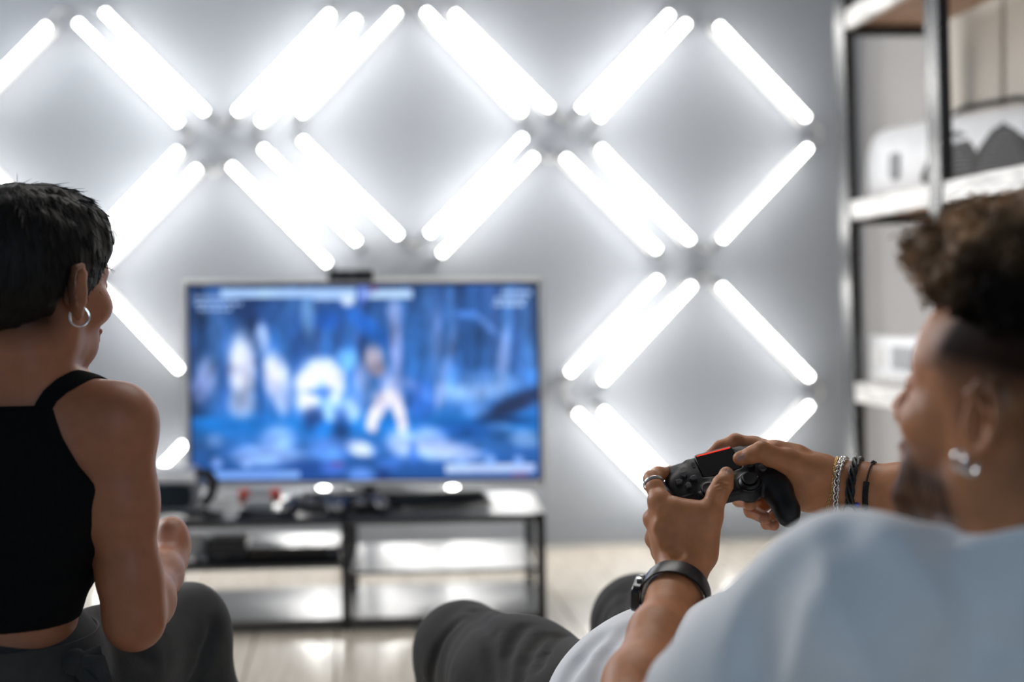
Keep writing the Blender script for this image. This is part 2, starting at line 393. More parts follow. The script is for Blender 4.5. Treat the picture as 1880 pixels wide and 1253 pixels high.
# the game picture, painted into the colours of the screen's own small faces
SW, SH = 240, 135
def paint():
    U, V = np.meshgrid((np.arange(SW) + .5) / SW, (np.arange(SH) + .5) / SH)
    X = 112 + U * 1646; Y = 100 + V * 920                       # V runs down the screen
    I = np.zeros((SH, SW, 3)); I[:] = (44, 98, 168)
    def mix(c, a): I[:] = I * (1 - a[..., None]) + np.array(c) * a[..., None]
    mix((30, 52, 92), np.clip(1 - (Y - 100) / 330, 0, 1) * .75)
    mix((8, 100, 178), np.clip(1 - abs(Y - 760) / 90, 0, 1) * .8)
    mix((18, 60, 120), np.clip((Y - 830) / 150, 0, 1) * .7)
    mix((14, 26, 52), np.clip(1 - (X - 112) / 130, 0, 1) * .7 * (Y < 720))
    mix((30, 36, 52), np.clip((X - 1600) / 160, 0, 1) * .5 * (Y < 500))
    for k in range(34):                                         # dim trunks
        x = RNG.uniform(112, 1758); w = RNG.uniform(8, 30)
        mix(((26, 50, 96), (74, 126, 196), (60, 96, 160))[k % 3], np.exp(-((X - x + (Y - 300) * RNG.uniform(-.15, .15)) / w) ** 2) * .5 * (1 / (1 + np.exp((Y - RNG.uniform(500, 700)) / 25))))
    def el(x, y, rx, ry, c, a=1., ang=0, p=2.):
        t = R(ang); dx, dy = X - x, Y - y
        q = ((dx * math.cos(t) + dy * math.sin(t)) / rx) ** 2 + ((-dx * math.sin(t) + dy * math.cos(t)) / ry) ** 2
        mix(c, a * np.exp(-q ** p * .7))
    for a in ((400, 210, 90, 130, (20, 40, 80), .7), (355, 490, 62, 150, (214, 220, 250)), (520, 540, 62, 120, (206, 212, 248), 1, -18), (450, 350, 30, 70, (170, 190, 240), .8),
              (190, 520, 45, 80, (150, 170, 225), .8), (150, 590, 50, 60, (130, 150, 215), .7), (350, 660, 60, 60, (176, 196, 240), .8), (670, 230, 34, 100, (110, 160, 220), .8), (545, 640, 30, 70, (160, 182, 235), .8),
              (440, 560, 16, 190, (30, 80, 150), .8), (265, 560, 26, 150, (50, 100, 180), .7), (620, 400, 30, 200, (34, 76, 150), .7), (760, 260, 60, 50, (26, 80, 170), .7), (960, 300, 150, 40, (30, 100, 200), .7, 40),
              (1085, 380, 26, 170, (150, 170, 235), .9), (1080, 220, 30, 60, (120, 140, 190), .8), (1285, 340, 22, 130, (96, 130, 196), .8), (1300, 580, 26, 100, (140, 165, 225), .9, 12), (1595, 450, 26, 140, (130, 160, 225), .9, 6), (1345, 400, 16, 110, (90, 125, 190), .8, 12),
              (1420, 240, 50, 18, (70, 120, 200), .8), (1520, 290, 70, 16, (90, 130, 200), .7, 45), (1470, 590, 170, 60, (140, 180, 240), .8, -8), (1460, 690, 60, 40, (100, 150, 225), .7), (1420, 540, 160, 40, (70, 130, 215), .6),
              (1660, 660, 170, 42, (28, 40, 72), .95, -25), (1600, 745, 140, 20, (20, 50, 100), .8), (1560, 780, 70, 24, (120, 170, 235), .7), (1690, 830, 70, 40, (130, 175, 238), .8, 10), (1400, 790, 200, 40, (20, 70, 140), .8),
              # the pale bulky fighter on the left
              (710, 600, 130, 130, (90, 140, 215)), (740, 500, 85, 55, (190, 204, 246)), (790, 560, 46, 80, (205, 214, 250)), (660, 560, 55, 55, (200, 210, 250)), (665, 640, 50, 60, (206, 214, 250)), (740, 600, 60, 26, (60, 100, 180), .7), (790, 690, 50, 50, (150, 180, 240)), (700, 610, 60, 14, (50, 92, 175), .6, 15), (850, 450, 56, 48, (90, 150, 230), .9), (870, 690, 44, 56, (130, 165, 235)), (780, 700, 40, 40, (120, 160, 232)),
              (690, 730, 50, 60, (20, 44, 90), .8), (820, 770, 40, 90, (18, 50, 100), .8), (740, 790, 44, 40, (30, 120, 210), .8), (760, 880, 90, 60, (80, 130, 215), .9), (930, 600, 50, 70, (100, 150, 225), .9), (920, 530, 30, 60, (140, 170, 235), .8),
              # the striding fighter on the right
              (980, 450, 42, 60, (186, 178, 200)), (1000, 500, 40, 34, (160, 150, 176), .9), (1060, 590, 50, 70, (150, 170, 230)), (1040, 640, 60, 40, (196, 196, 224)), (990, 700, 32, 80, (214, 210, 232), 1, 30), (1095, 690, 28, 90, (206, 202, 226), 1, -15), (970, 770, 24, 30, (200, 190, 210), .9), (1110, 770, 22, 40, (190, 180, 206), .9), (1180, 590, 80, 26, (120, 140, 200), .7, 35), (1200, 650, 60, 100, (40, 90, 180), .7),
              # pale ground
              (520, 830, 80, 70, (120, 160, 235), .9, -20), (480, 910, 160, 50, (130, 168, 240), .9), (380, 900, 60, 40, (120, 160, 235), .7), (220, 830, 40, 30, (110, 150, 215), .7), (1110, 850, 70, 60, (160, 185, 246), .9, 30), (910, 875, 62, 34, (196, 206, 250), .9, 15), (1240, 850, 90, 70, (140, 172, 242), .9, 20), (1330, 890, 150, 42, (168, 190, 248), .9, 8), (1160, 900, 20, 60, (50, 100, 190), .8),
              (640, 970, 130, 40, (20, 60, 130), .7), (780, 970, 60, 30, (70, 110, 210), .8), (910, 1000, 60, 34, (100, 150, 240), .9), (1050, 950, 60, 30, (60, 110, 200), .7), (800, 945, 30, 8, (120, 40, 90), .7), (1020, 1000, 30, 30, (20, 50, 110), .8)):
        el(*a)
    def rect(x0, y0, x1, y1, c, a=1.): mix(c, ((X > x0) & (X < x1) & (Y > y0) & (Y < y1)) * a)
    rect(265, 116, 900, 152, (150, 182, 244), .95); rect(960, 120, 1165, 160, (160, 188, 248), .95); rect(700, 150, 900, 166, (150, 180, 240), .9)
    el(862, 172, 30, 26, (190, 206, 250)); el(935, 140, 26, 36, (70, 100, 190)); el(985, 118, 16, 14, (110, 60, 100), .9); el(930, 140, 6, 24, (170, 190, 245), .9); el(952, 140, 6, 24, (170, 190, 245), .9)
    for y, x0, x1 in ((150, 130, 330), (178, 140, 350), (205, 150, 300)):  # lines of small unreadable game text, left
        x = x0
        while x < x1: w = RNG.uniform(8, 24); rect(x, y, x + w, y + 14, (150, 176, 220), .9); x += w + 6
    for y, x0, x1 in ((130, 1590, 1720), (158, 1560, 1710), (184, 1550, 1700)):
        x = x0
        while x < x1: w = RNG.uniform(8, 24); rect(x, y, x + w, y + 15, (160, 188, 236), .9); x += w + 5
    rect(180, 980, 620, 1012, (122, 162, 238), .85); rect(1315, 950, 1740, 996, (164, 184, 250), .95); rect(1630, 990, 1700, 1004, (120, 40, 90), .9)
    for x in (230, 370, 1385, 1525, 1660): el(x, 938, 24, 26, (130, 165, 238), .85)
    return I, X, Y
I_, X_, Y_ = paint()
def fr(ax, ay, seed, n=5):      # rough fractal detail, drawn out along one direction
    o = 0
    r_ = np.random.default_rng(seed)
    for k in range(n):
        g = r_.normal(size=(max(2, int(ay * 1.8 ** k)) + 1, max(2, int(ax * 1.8 ** k)) + 1)); h, w = g.shape
        yy = np.linspace(0, h - 1.001, SH); xx = np.linspace(0, w - 1.001, SW); y0 = yy.astype(int); x0 = xx.astype(int); fy = (yy - y0)[:, None]; fx = (xx - x0)[None]
        o = o + (g[y0][:, x0] * (1 - fy) * (1 - fx) + g[y0 + 1][:, x0] * fy * (1 - fx) + g[y0][:, x0 + 1] * (1 - fy) * fx + g[y0 + 1][:, x0 + 1] * fy * fx) / 1.35 ** k
    return o / 2
low = 1 / (1 + np.exp(-(Y_ - 720) / 30)); det = fr(16, 4, 5) * (1 - low) + fr(6, 9, 6) * low
hud = (Y_ < 210) & ((X_ < 360) | (X_ > 1540)) | ((Y_ < 180) & (X_ > 260) & (X_ < 1180)) | (Y_ > 930)
det = np.where(hud, det * .25, det)
I_ = I_ * 1.18 * (1 + .26 * np.clip(det, -1.6, 1.4))[..., None]
img = np.clip(I_ / 255, 0, 1); lin = np.where(img <= .04045, img / 12.92, ((img + .055) / 1.055) ** 2.4)
gx = np.linspace(-TWD / 2 + .006, TWD / 2 - .006, SW + 1); gz = np.linspace(THT / 2 - .006, -THT / 2 + .006, SH + 1)
co = np.array([tp(x, .0045, z) for z in gz for x in gx])
idx = np.arange(SW * SH); rr, cc = idx // SW, idx % SW; v0 = rr * (SW + 1) + cc
me = bpy.data.meshes.new('screen'); me.from_pydata(co.tolist(), [], np.stack([v0, v0 + SW + 1, v0 + SW + 2, v0 + 1], 1).tolist())
ca = me.attributes.new('Picture', 'FLOAT_COLOR', 'FACE')
ca.data.foreach_set('color', np.concatenate([lin.reshape(-1, 3), np.ones((SW * SH, 1))], 1).astype(np.float32).ravel())
M['screen'] = glow('game_picture', (0, 0, 0), 1.0, 'Picture')
link('screen', me, M['screen'], tv)
# boomerang foot
foot = [(-.19, -.02), (-.1, -.075), (.0, -.09), (.12, -.085), (.31, -.02), (.315, .01), (.12, .02), (.02, .16), (-.02, .16), (-.1, .02), (-.19, .01)]
bm = bmesh.new(); prism(bm, foot, tp(0, .1, -THT / 2 - .066), TM, 0, .034, .90)
obj('foot', bm, M['dark'], tv, bevel=.006)
cmr = tag(empty('motion_camera', tuple(tp(-.03, .02, THT / 2 + .02))), 'black motion sensor bar clipped on the top edge of the television', 'sensor')
bm = bmesh.new(); box(bm, tp(-.029, .02, THT / 2 + .018), (.112, .05, .03), TM); obj('body', bm, M['dark'], cmr, bevel=.004)
bm = bmesh.new()
for x in (-.06, -.03): lathe(bm, tp(x, -.005, THT / 2 + .02), -tback, [(.009, 0), (.009, .004), (.006, .005), (0, .004)], 14)
obj('lens', bm, M['blackglass'], cmr)
bm = bmesh.new(); box(bm, tp(-.029, .052, THT / 2 - .015), (.05, .012, .05), TM); obj('clip', bm, M['dark'], cmr)

# ------------------------------------------------------------------ television stand
SY = 3.37; sp_ = FPX / SY
sx = nrm(P(1004, 1139, SY + .03) * [1, 1, 0] - P(640, 1146, SY) * [1, 1, 0]); sd = np.cross(UZ, sx); SM = frame(sx, sd, UZ)
SR = P(1004, 1146, SY + .03); SR[2] = 0
SWID, SDEP, STOP = .95, .40, .268
def st(x, y, z): return SR + SM @ np.array([x, y, z])          # x from the right end, y into the depth, z up
stand = tag(empty('tv_stand', tuple(st(-SWID / 2, SDEP / 2, 0))), 'low black open stand with glass shelves under the television', 'tv stand')
POST = .022
for nm, x, y in (('leg', -POST / 2, POST / 2), ('leg', -POST / 2, SDEP - POST / 2), ('leg', -SWID + POST / 2, POST / 2), ('leg', -SWID + POST / 2, SDEP - POST / 2), ('divider', -.478, POST / 2), ('divider', -.478, SDEP - POST / 2)):
    bm = bmesh.new(); box(bm, st(x, y, STOP / 2), (POST, POST, STOP), SM); obj(nm, bm, M['black'], stand, smooth=False, bevel=.002)
for nm, x0, x1, z, t, m in (('top_board', 0, SWID, STOP - .009, .018, 'blackglass'), ('bottom_board', 0, SWID, .018, .02, 'blackglass'), ('glass_shelf', .022, .467, .134, .008, 'blackglass'), ('middle_shelf', .489, SWID - .02, .155, .012, 'blackglass')):
    bm = bmesh.new(); box(bm, st(-(x0 + x1) / 2, SDEP / 2, z), (x1 - x0, SDEP, t), SM); obj(nm, bm, M[m], stand, smooth=False, bevel=.002)
def onstand(px, z, y):
    """the point on the stand at height z and depth y that the picture shows in column px"""
    A = st(0, y, z)
    d = ray(px, 960); d = d * [1, 1, 0]
    t = (A[0] * sx[1] - A[1] * sx[0]) / (d[0] * sx[1] - d[1] * sx[0])
    q = d * t; q[2] = z; return q
# set-top box and small console on the left middle shelf
ZM = .161
b0, b1 = onstand(452, ZM, .16), onstand(628, ZM, .16)
o = tag(empty('media_player', tuple((b0 + b1) / 2)), 'long flat black player on the left middle shelf of the stand', 'media player')
bm = bmesh.new(); box(bm, (b0 + b1) / 2 + UZ * .016, (np.linalg.norm(b1 - b0), .2, .03), SM); obj('case', bm, M['blackgloss'], o, bevel=.003)
bm = bmesh.new(); box(bm, (b0 + b1) / 2 + UZ * .012 - sd * .101, (.09, .004, .008), SM); obj('disc_slot', bm, M['dark'], o)
bm = bmesh.new(); lathe(bm, b1 - sx * .02 - sd * .1 + UZ * .016, -sd, [(.006, 0), (.006, .003), (0, .003)], 12); obj('power_button', bm, M['grey'], o)
b0, b1 = onstand(377, ZM, .05), onstand(452, ZM, .05)
o = tag(empty('small_console', tuple((b0 + b1) / 2)), 'squat black box beside the coil of pale cable on the stand shelf', 'console')
bm = bmesh.new(); box(bm, (b0 + b1) / 2 + sd * .05 + UZ * .028, (np.linalg.norm(b1 - b0), .1, .054), SM); obj('case', bm, M['dark'], o, bevel=.004)
bm = bmesh.new(); box(bm, (b0 + b1) / 2 + UZ * .012 - sd * .001 - sx * .015, (.03, .004, .006), SM); obj('front_port', bm, M['blackglass'], o)
c0 = onstand(349, ZM, .09)
bm = bmesh.new(); pts = []
for i in range(120):
    t = i / 120 * 2 * math.pi * 6
    pts.append(c0 + sx * (.036 + .008 * math.sin(i * 1.7)) * math.cos(t) + sd * (.03 + .006 * math.sin(i * .9)) * math.sin(t) + UZ * (.007 + .052 * i / 120 + .004 * math.sin(i * 1.3)))
tube(bm, pts, .0055, 6); tag(obj('cable_coil', bm, M['cloth']), 'untidy coil of pale cable lying on the left shelf of the stand', 'cable')
# gamepads on the stand top
def gamepad_small(px, y, z, ry, tilt, m, lab, extra=None, s=1.):
    c = onstand(px, z, y); o = tag(empty('spare_gamepad', tuple(c)), lab, 'gamepad', 'spare gamepads on the stand top')
    a = R(ry); X = sx * math.cos(a) + sd * math.sin(a); Y_ = np.cross(UZ, X); Yt = Y_ * math.cos(R(tilt)) + UZ * math.sin(R(tilt)); Z = np.cross(X, Yt); G = frame(X, Yt, Z)
    g = lambda x, y, z: c + G @ (np.array([x, y, z]) * s)
    bm = bmesh.new()
    bmesh.ops.create_uvsphere(bm, u_segments=20, v_segments=12, radius=1, matrix=Matrix.Translation(g(0, .05, .022)) @ Matrix(G.tolist()).to_4x4() @ Matrix.Diagonal((.06 * s, .034 * s, .02 * s, 1)))
    for sg in (-1, 1):
        tube(bm, [g(sg * .05, .055, .022), g(sg * .062, .03, .02), g(sg * .066, .0, .014), g(sg * .066, -.012, .012)], [.026 * s, .026 * s, .018 * s, .01 * s], 12)
    obj('shell', bm, m, o)
    for x, y_ in ((-.045, .062), (.022, .035)):
        bm = bmesh.new(); lathe(bm, g(x, y_, .036), Z, [(.007 * s, 0), (.006 * s, .008 * s), (.011 * s, .01 * s), (.011 * s, .013 * s), (0, .012 * s)], 14); obj('thumbstick', bm, M['rubber'], o)
    bm = bmesh.new()
    for x, y_ in ((.048, .072), (.048, .052), (.058, .062), (.038, .062)): lathe(bm, g(x, y_, .038), Z, [(.0045 * s, 0), (.0045 * s, .006 * s), (0, .007 * s)], 10)
    obj('button_cluster', bm, M[extra or 'grey'], o)
    bm = bmesh.new(); box(bm, g(-.022, .035, .042), (.02 * s, .006 * s, .006 * s), G); box(bm, g(-.022, .035, .042), (.006 * s, .02 * s, .006 * s), G); obj('direction_pad', bm, M['rubber'], o)
    return o
gamepad_small(568, .035, STOP, -2, 4, M['dark'], 'black gamepad lying on the stand beside the handheld console with red grips', s=.85)
gamepad_small(664, .04, STOP, 10, 6, M['blackgloss'], 'glossy black gamepad lying in front of the television neck', s=.8)
# a docked handheld console with red grips behind the gamepads
c0 = onstand(478, STOP, .092); o = tag(empty('handheld_console', tuple(c0)), 'handheld console with red grips standing in a white dock', 'console')
bm = bmesh.new(); box(bm, c0 + UZ * .021, (.066, .034, .042), SM); obj('dock', bm, M['white'], o, bevel=.004)
bm = bmesh.new(); box(bm, c0 + UZ * .042 - sd * .002, (.05, .010, .034), SM); obj('tablet', bm, M['grey'], o, bevel=.002)
for s_ in (-1, 1):
    bm = bmesh.new(); box(bm, c0 + UZ * .044 + sx * s_ * .038 - sd * .002, (.027, .016, .036), SM); g_ = obj('grip', bm, M['red'], o, bevel=.006)
    bm = bmesh.new(); lathe(bm, c0 + UZ * (.049 if s_ < 0 else .039) + sx * s_ * .038 - sd * .010, -sd, [(.004, 0), (.0032, .004), (.005, .005), (0, .006)], 12); obj('thumbstick', bm, M['rubber'], g_)
c0 = onstand(486, STOP, .03); o = tag(empty('slim_console', tuple(c0)), 'slim slanted black game box lying in front of the handheld console', 'console')
bm = bmesh.new(); prism(bm, [(-.072, 0), (.072, 0), (.074, .014), (-.060, .022)], c0 - sd * .0 + sd * .03, frame(sx, UZ, -sd), -.028, .028, .97); obj('case', bm, M['dark'], o, bevel=.002)
bm = bmesh.new(); box(bm, c0 + UZ * .009 + sd * .0015, (.06, .003, .003), SM); obj('disc_slot', bm, M['grey'], o)
# headset at the left of the stand
c0 = onstand(300, STOP, .055); hd = tag(empty('vr_headset', tuple(c0)), 'dark headset with grey top and blue-black visor on the stand left of the television', 'headset')
def hp(x, y, z): return c0 + SM @ np.array([x, y, z])
bm = bmesh.new(); prism(bm, rrect(.185, .115, .04, 6), hp(0, .04, .064), frame(sx, UZ, -sd), -.05, .045, .96); obj('shell', bm, M['grey'], hd, bevel=.008)
bm = bmesh.new(); prism(bm, rrect(.15, .056, .014, 5), hp(-.004, -.012, .056), frame(sx, UZ, -sd), 0, .012, .97); obj('visor', bm, M['visor'], hd, bevel=.003)
bm = bmesh.new(); box(bm, hp(0, -.008, .097), (.16, .014, .024), SM); obj('top_band', bm, M['silver'], hd, bevel=.006)
bm = bmesh.new(); tube(bm, [hp(.08, .0, .11), hp(.105, .015, .105), hp(.118, .025, .085), hp(.112, .025, .055), hp(.095, .01, .03)], [.012, .014, .014, .013, .011], 10); obj('head_strap', bm, M['dark'], hd)
bm = bmesh.new(); tube(bm, [hp(.09, .0, .016), hp(.12, -.02, .01), hp(.14, -.01, .008), hp(.10, .02, .010), hp(.05, .0, .012)], [.010, .010, .008, .008, .008], 8); obj('lead', bm, M['dark'], hd)

# ------------------------------------------------------------------ shelving on the right
FAR, NEAR = P(1564, 560, 3.79), P(1733, 560, 3.2)
sy = nrm((NEAR - FAR) * [1, 1, 0]); so = -nrm(np.cross(sy, UZ)); so = so if so[0] > 0 else -so        # sy to the viewer, so away from the room
lean = R(1.2); su = nrm(UZ * math.cos(lean) - so * math.sin(lean))
HM = frame(so, sy, UZ)
def sh(o_, y, z):
    b = FAR * [1, 1, 0]; return b + so * (o_ - (z - .77) * math.sin(lean)) + sy * y + UZ * z
LEN = np.linalg.norm((NEAR - FAR)[:2]); SHD = .26
unit = tag(empty('shelf_unit', tuple(sh(SHD / 2, LEN, 0))), 'black steel shelving with worn wooden boards along the right wall', 'shelving')
for y in (0, LEN, 2 * LEN):
    for o_ in (0, SHD):
        bm = bmesh.new()
        a, b = sh(o_, y, 0), sh(o_, y, 2.45); ax = nrm(b - a)
        if o_ == 0:
            box(bm, (a + b) / 2, (.03, .075, np.linalg.norm(b - a)), frame(nrm(so - ax * np.dot(so, ax)), sy, ax))
        else:
            box(bm, (a + b) / 2, (.03, .05, np.linalg.norm(b - a)), frame(nrm(so - ax * np.dot(so, ax)), sy, ax))
        obj('post', bm, M['post'], unit, smooth=False, bevel=.004)
LV = (.08, .55, 1.03, 1.53, 2.03)
for z in LV:
    for y0, y1 in ((.03, LEN - .03), (LEN + .03, 2 * LEN - .03)):
        bm = bmesh.new(); box(bm, sh(SHD / 2 + .005, (y0 + y1) / 2, z - .02), (SHD - .03, y1 - y0, .03), HM)
        obj('board', bm, M['shelfwood'], unit, smooth=False, bevel=.003)
        bm = bmesh.new(); box(bm, sh(0, (y0 + y1) / 2, z - .024), (.022, y1 - y0, .05), HM)
        obj('front_rail', bm, M['edgewood'], unit, smooth=False, bevel=.004)
    for y in (0, LEN, 2 * LEN):
        bm = bmesh.new(); box(bm, sh(SHD / 2, y, z - .045), (SHD, .03, .03), HM)
        obj('cross_bar', bm, M['post'], unit, smooth=False, bevel=.003)
for z0, z1 in ((1.06, 1.62),):
    bm = bmesh.new(); tube(bm, [sh(SHD + .01, LEN + .02, 1.42), sh(SHD + .01, 2 * LEN, 1.88)], .005, 8); obj('brace_rod', bm, M['steel'], unit)
    bm = bmesh.new(); tube(bm, [sh(SHD + .01, LEN + .02, 1.88), sh(SHD + .01, 2 * LEN, 1.42)], .005, 8); obj('brace_rod', bm, M['steel'], unit)

# portable stereo on the middle board
ZB = LV[2] - .005
c0 = sh(.18, LEN - .32, ZB); by_ = nrm(sy * .94 + so * .34); bo_ = nrm(so * .94 - sy * .34); BM = frame(bo_, by_, UZ)
bx = tag(empty('portable_stereo', tuple(c0)), 'rounded silver portable stereo with dark mesh speaker on the shelf', 'stereo')
def bp_(o_, y, z): return c0 + bo_ * o_ + by_ * y + UZ * z
bm = bmesh.new()
prof = [(-.05, .0), (-.064, .016), (-.068, .085), (-.062, .15), (-.04, .19), (.0, .198), (.04, .19), (.058, .15), (.064, .03), (.05, .0)]
for ends, sc_ in (((-.30, -.285), .86), ):
    rings = []
    for y, k in ((-.275, .62), (-.272, .84), (-.255, .97), (-.22, 1.02), (.245, 1.02), (.28, .97), (.297, .84), (.30, .62)):
        rings.append([bm.verts.new(tuple(bp_(o_ * k, y, .086 + (z - .086) * k))) for o_, z in prof])
    n = len(prof)
    for A, B in zip(rings, rings[1:]):
        for j in range(n): bm.faces.new((A[j], A[(j + 1) % n], B[(j + 1) % n], B[j]))
    bm.faces.new(rings[0]); bm.faces.new(rings[-1])
o = obj('case', bm, M['silver'], bx); sb = o.modifiers.new('round', 'SUBSURF'); sb.levels = sb.render_levels = 2
def speaker(yc, flip):
    g_ = [(-.105, .0), (-.10, -.02), (.085, -.02), (.105, 0.0), (.09, .05), (.05, .095), (.01, .11), (-.04, .085), (-.09, .03)]
    g_ = [(x * flip, z) for x, z in g_]
    bm = bmesh.new(); prism(bm, g_, bp_(-.0655, yc, .052), frame(by_, nrm(UZ + bo_ * .16), -nrm(bo_ - UZ * .16)), -.004, .008, .97); f_ = obj('speaker_frame', bm, M['dark'], bx, bevel=.004)
    bm = bmesh.new(); prism(bm, [(x * .88, .03 + (z - .03) * .88) for x, z in g_], bp_(-.0655, yc, .052), frame(by_, nrm(UZ + bo_ * .16), -nrm(bo_ - UZ * .16)), .006, .0105, 1); s_ = obj('speaker_mesh', bm, M['mesh'], f_)
    bm = bmesh.new()
    for k in range(9):
        z = -.006 + k * .0105; w = .085 - k * .0075
        a = nrm(UZ + bo_ * .16)
        tube(bm, [bp_(-.0655, yc + flip * (-w + .008), .052) + a * z - bo_ * .0112, bp_(-.0655, yc + flip * (w * .95), .052) + a * z - bo_ * .0112], .0012, 4)
    obj('speaker_rib', bm, M['grey'], f_)
speaker(.05, 1); speaker(.22, -1)
bm = bmesh.new(); prism(bm, rrect(.035, .07, .012, 4), bp_(-.066, -.15, .085), frame(by_, UZ, -bo_), -.003, .008, .94); o = obj('side_grille', bm, M['grey'], bx, bevel=.003)
bm = bmesh.new(); tube(bm, [bp_(.03, -.04, .18), bp_(.03, -.035, .212), bp_(.03, -.01, .22), bp_(.03, .17, .22), bp_(.03, .21, .21), bp_(.03, .22, .17)], .008, 8); obj('carry_handle', bm, M['dark'], bx)
bm = bmesh.new()
for k in range(4): box(bm, bp_(-.02, .02 + k * .022, .183), (.02, .014, .012), BM)
obj('button_row', bm, M['dark'], bx)
# cassette deck on the board below
ZB = LV[1] - .005
c0 = sh(.13, .24, ZB); dk = tag(empty('cassette_deck', tuple(c0)), 'silver tape deck with grey window on the lower shelf behind the bearded man', 'tape deck')
def dp(o_, y, z): return c0 + so * o_ + sy * y + UZ * z
bm = bmesh.new(); box(bm, dp(0, 0, .066), (.2, .42, .13), HM); obj('case', bm, M['silver'], dk, bevel=.006)
bm = bmesh.new(); box(bm, dp(-.102, .04, .078), (.008, .16, .058), HM); obj('tape_window', bm, M['grey'], dk, bevel=.003)
bm = bmesh.new(); box(bm, dp(-.102, -.13, .078), (.006, .06, .05), HM); obj('level_meter', bm, M['white'], dk, bevel=.003)
for k in range(6):
    bm = bmesh.new(); box(bm, dp(-.104, -.15 + k * .05, .024), (.014, .04, .022), HM); obj('key', bm, M['white'], dk, bevel=.003)
for k in range(2):
    bm = bmesh.new(); lathe(bm, dp(-.1, .155 + k * .034, .085), -so, [(.012, 0), (.011, .014), (0, .014)], 14); obj('knob', bm, M['steel'], dk)
#PART3
# ------------------------------------------------------------------ bodies as one smooth surface each
def axis_coords(lo, hi, coarse, fine=()):
    """sample positions from lo to hi, closer together inside the fine ranges (a, b, step)"""
    out = [lo]
    while out[-1] < hi:
        x = out[-1]; s = coarse
        for a, b, f in fine:
            if a - coarse <= x < b: s = min(s, f)
        out.append(x + s)
    return np.array(out, np.float32)
class Field:
    """a signed distance field on a grid; shapes are melted together with rounded joints"""
    def __init__(s, xs, ys, zs):
        s.ax = (xs, ys, zs); s.F = np.full((len(xs), len(ys), len(zs)), .3, np.float32)
    def sl(s, lo, hi, pad):
        return tuple(slice(max(0, np.searchsorted(a, l - pad) - 1), np.searchsorted(a, h + pad) + 1) for a, l, h in zip(s.ax, lo, hi))
    def grid(s, q):
        return s.ax[0][q[0]][:, None, None], s.ax[1][q[1]][None, :, None], s.ax[2][q[2]][None, None, :]
    def put(s, fn, lo, hi, k=.01, op='add', pad=None):
        q = s.sl(lo, hi, max(k * 1.2, .012) if pad is None else pad)
        if any(a.stop <= a.start for a in q): return
        d = fn(*s.grid(q)); A = s.F[q]
        if op == 'add':
            h = np.maximum(k - np.abs(A - d), 0) / k if k else 0
            s.F[q] = np.minimum(A, d) - h * h * k * .25
        elif op == 'cut':
            d = -d; h = np.maximum(k - np.abs(A - d), 0) / k if k else 0
            s.F[q] = np.maximum(A, d) + h * h * k * .25
        elif op == 'and':
            h = np.maximum(k - np.abs(A - d), 0) / k if k else 0
            s.F[q] = np.maximum(A, d) + h * h * k * .25
        elif op == 'push': s.F[q] = A + d
    def cap(s, a, b, ra, rb, k=.01, flat=None, op='add'):
        a = np.asarray(a, float); b = np.asarray(b, float); ba = b - a; L = max(float(ba @ ba), 1e-9); r_ = max(ra, rb)
        def fn(X, Y, Z):
            h = np.clip(((X - a[0]) * ba[0] + (Y - a[1]) * ba[1] + (Z - a[2]) * ba[2]) / L, 0, 1)
            x, y, z = X - a[0] - ba[0] * h, Y - a[1] - ba[1] * h, Z - a[2] - ba[2] * h
            if flat is not None:
                n, f = flat; w = (x * n[0] + y * n[1] + z * n[2]) * (1 / f - 1)
                x, y, z = x + n[0] * w, y + n[1] * w, z + n[2] * w
            return (np.sqrt(x * x + y * y + z * z) - (ra + (rb - ra) * h)).astype(np.float32)
        s.put(fn, np.minimum(a, b) - r_, np.maximum(a, b) + r_, k, op)
    def chain(s, pts, rad, k=.01, flat=None, op='add'):
        for i in range(len(pts) - 1): s.cap(pts[i], pts[i + 1], rad[i], rad[i + 1], k, flat, op)
    def ell(s, c, r_, Rm=None, k=.01, op='add'):
        c = np.asarray(c, float); Rm = np.eye(3) if Rm is None else Rm; r_ = np.asarray(r_, float)
        def fn(X, Y, Z):
            x, y, z = X - c[0], Y - c[1], Z - c[2]
            q = [x * Rm[0, i] + y * Rm[1, i] + z * Rm[2, i] for i in range(3)]
            k0 = np.sqrt(sum((q[i] / r_[i]) ** 2 for i in range(3))); k1 = np.sqrt(sum((q[i] / r_[i] ** 2) ** 2 for i in range(3)))
            return (k0 * (k0 - 1) / np.maximum(k1, 1e-6)).astype(np.float32)
        e = np.sqrt(((Rm * r_) ** 2).sum(1))
        s.put(fn, c - e, c + e, k, op)
    def rbox(s, c, half, r_, Rm, k=.004, op='add'):
        c = np.asarray(c, float); half = np.asarray(half, float)
        def fn(X, Y, Z):
            x, y, z = X - c[0], Y - c[1], Z - c[2]
            q = [np.abs(x * Rm[0, i] + y * Rm[1, i] + z * Rm[2, i]) - (half[i] - r_) for i in range(3)]
            return (np.sqrt(sum(np.maximum(t, 0) ** 2 for t in q)) + np.minimum(np.maximum(np.maximum(q[0], q[1]), q[2]), 0) - r_).astype(np.float32)
        e = np.abs(Rm) @ half; s.put(fn, c - e, c + e, k, op)
    def plane(s, c, n, k=.004, lo=None, hi=None):
        """cut away what lies on the side n points to"""
        n = nrm(n); c = np.asarray(c, float)
        lo = [a[0] for a in s.ax] if lo is None else lo; hi = [a[-1] for a in s.ax] if hi is None else hi
        s.put(lambda X, Y, Z: ((X - c[0]) * n[0] + (Y - c[1]) * n[1] + (Z - c[2]) * n[2] + 0 * X).astype(np.float32), lo, hi, k, 'and', 0)
    def push(s, fn, lo=None, hi=None):
        lo = [a[0] for a in s.ax] if lo is None else lo; hi = [a[-1] for a in s.ax] if hi is None else hi
        s.put(lambda X, Y, Z: np.asarray(fn(X, Y, Z), np.float32), lo, hi, 0, 'push', 0)
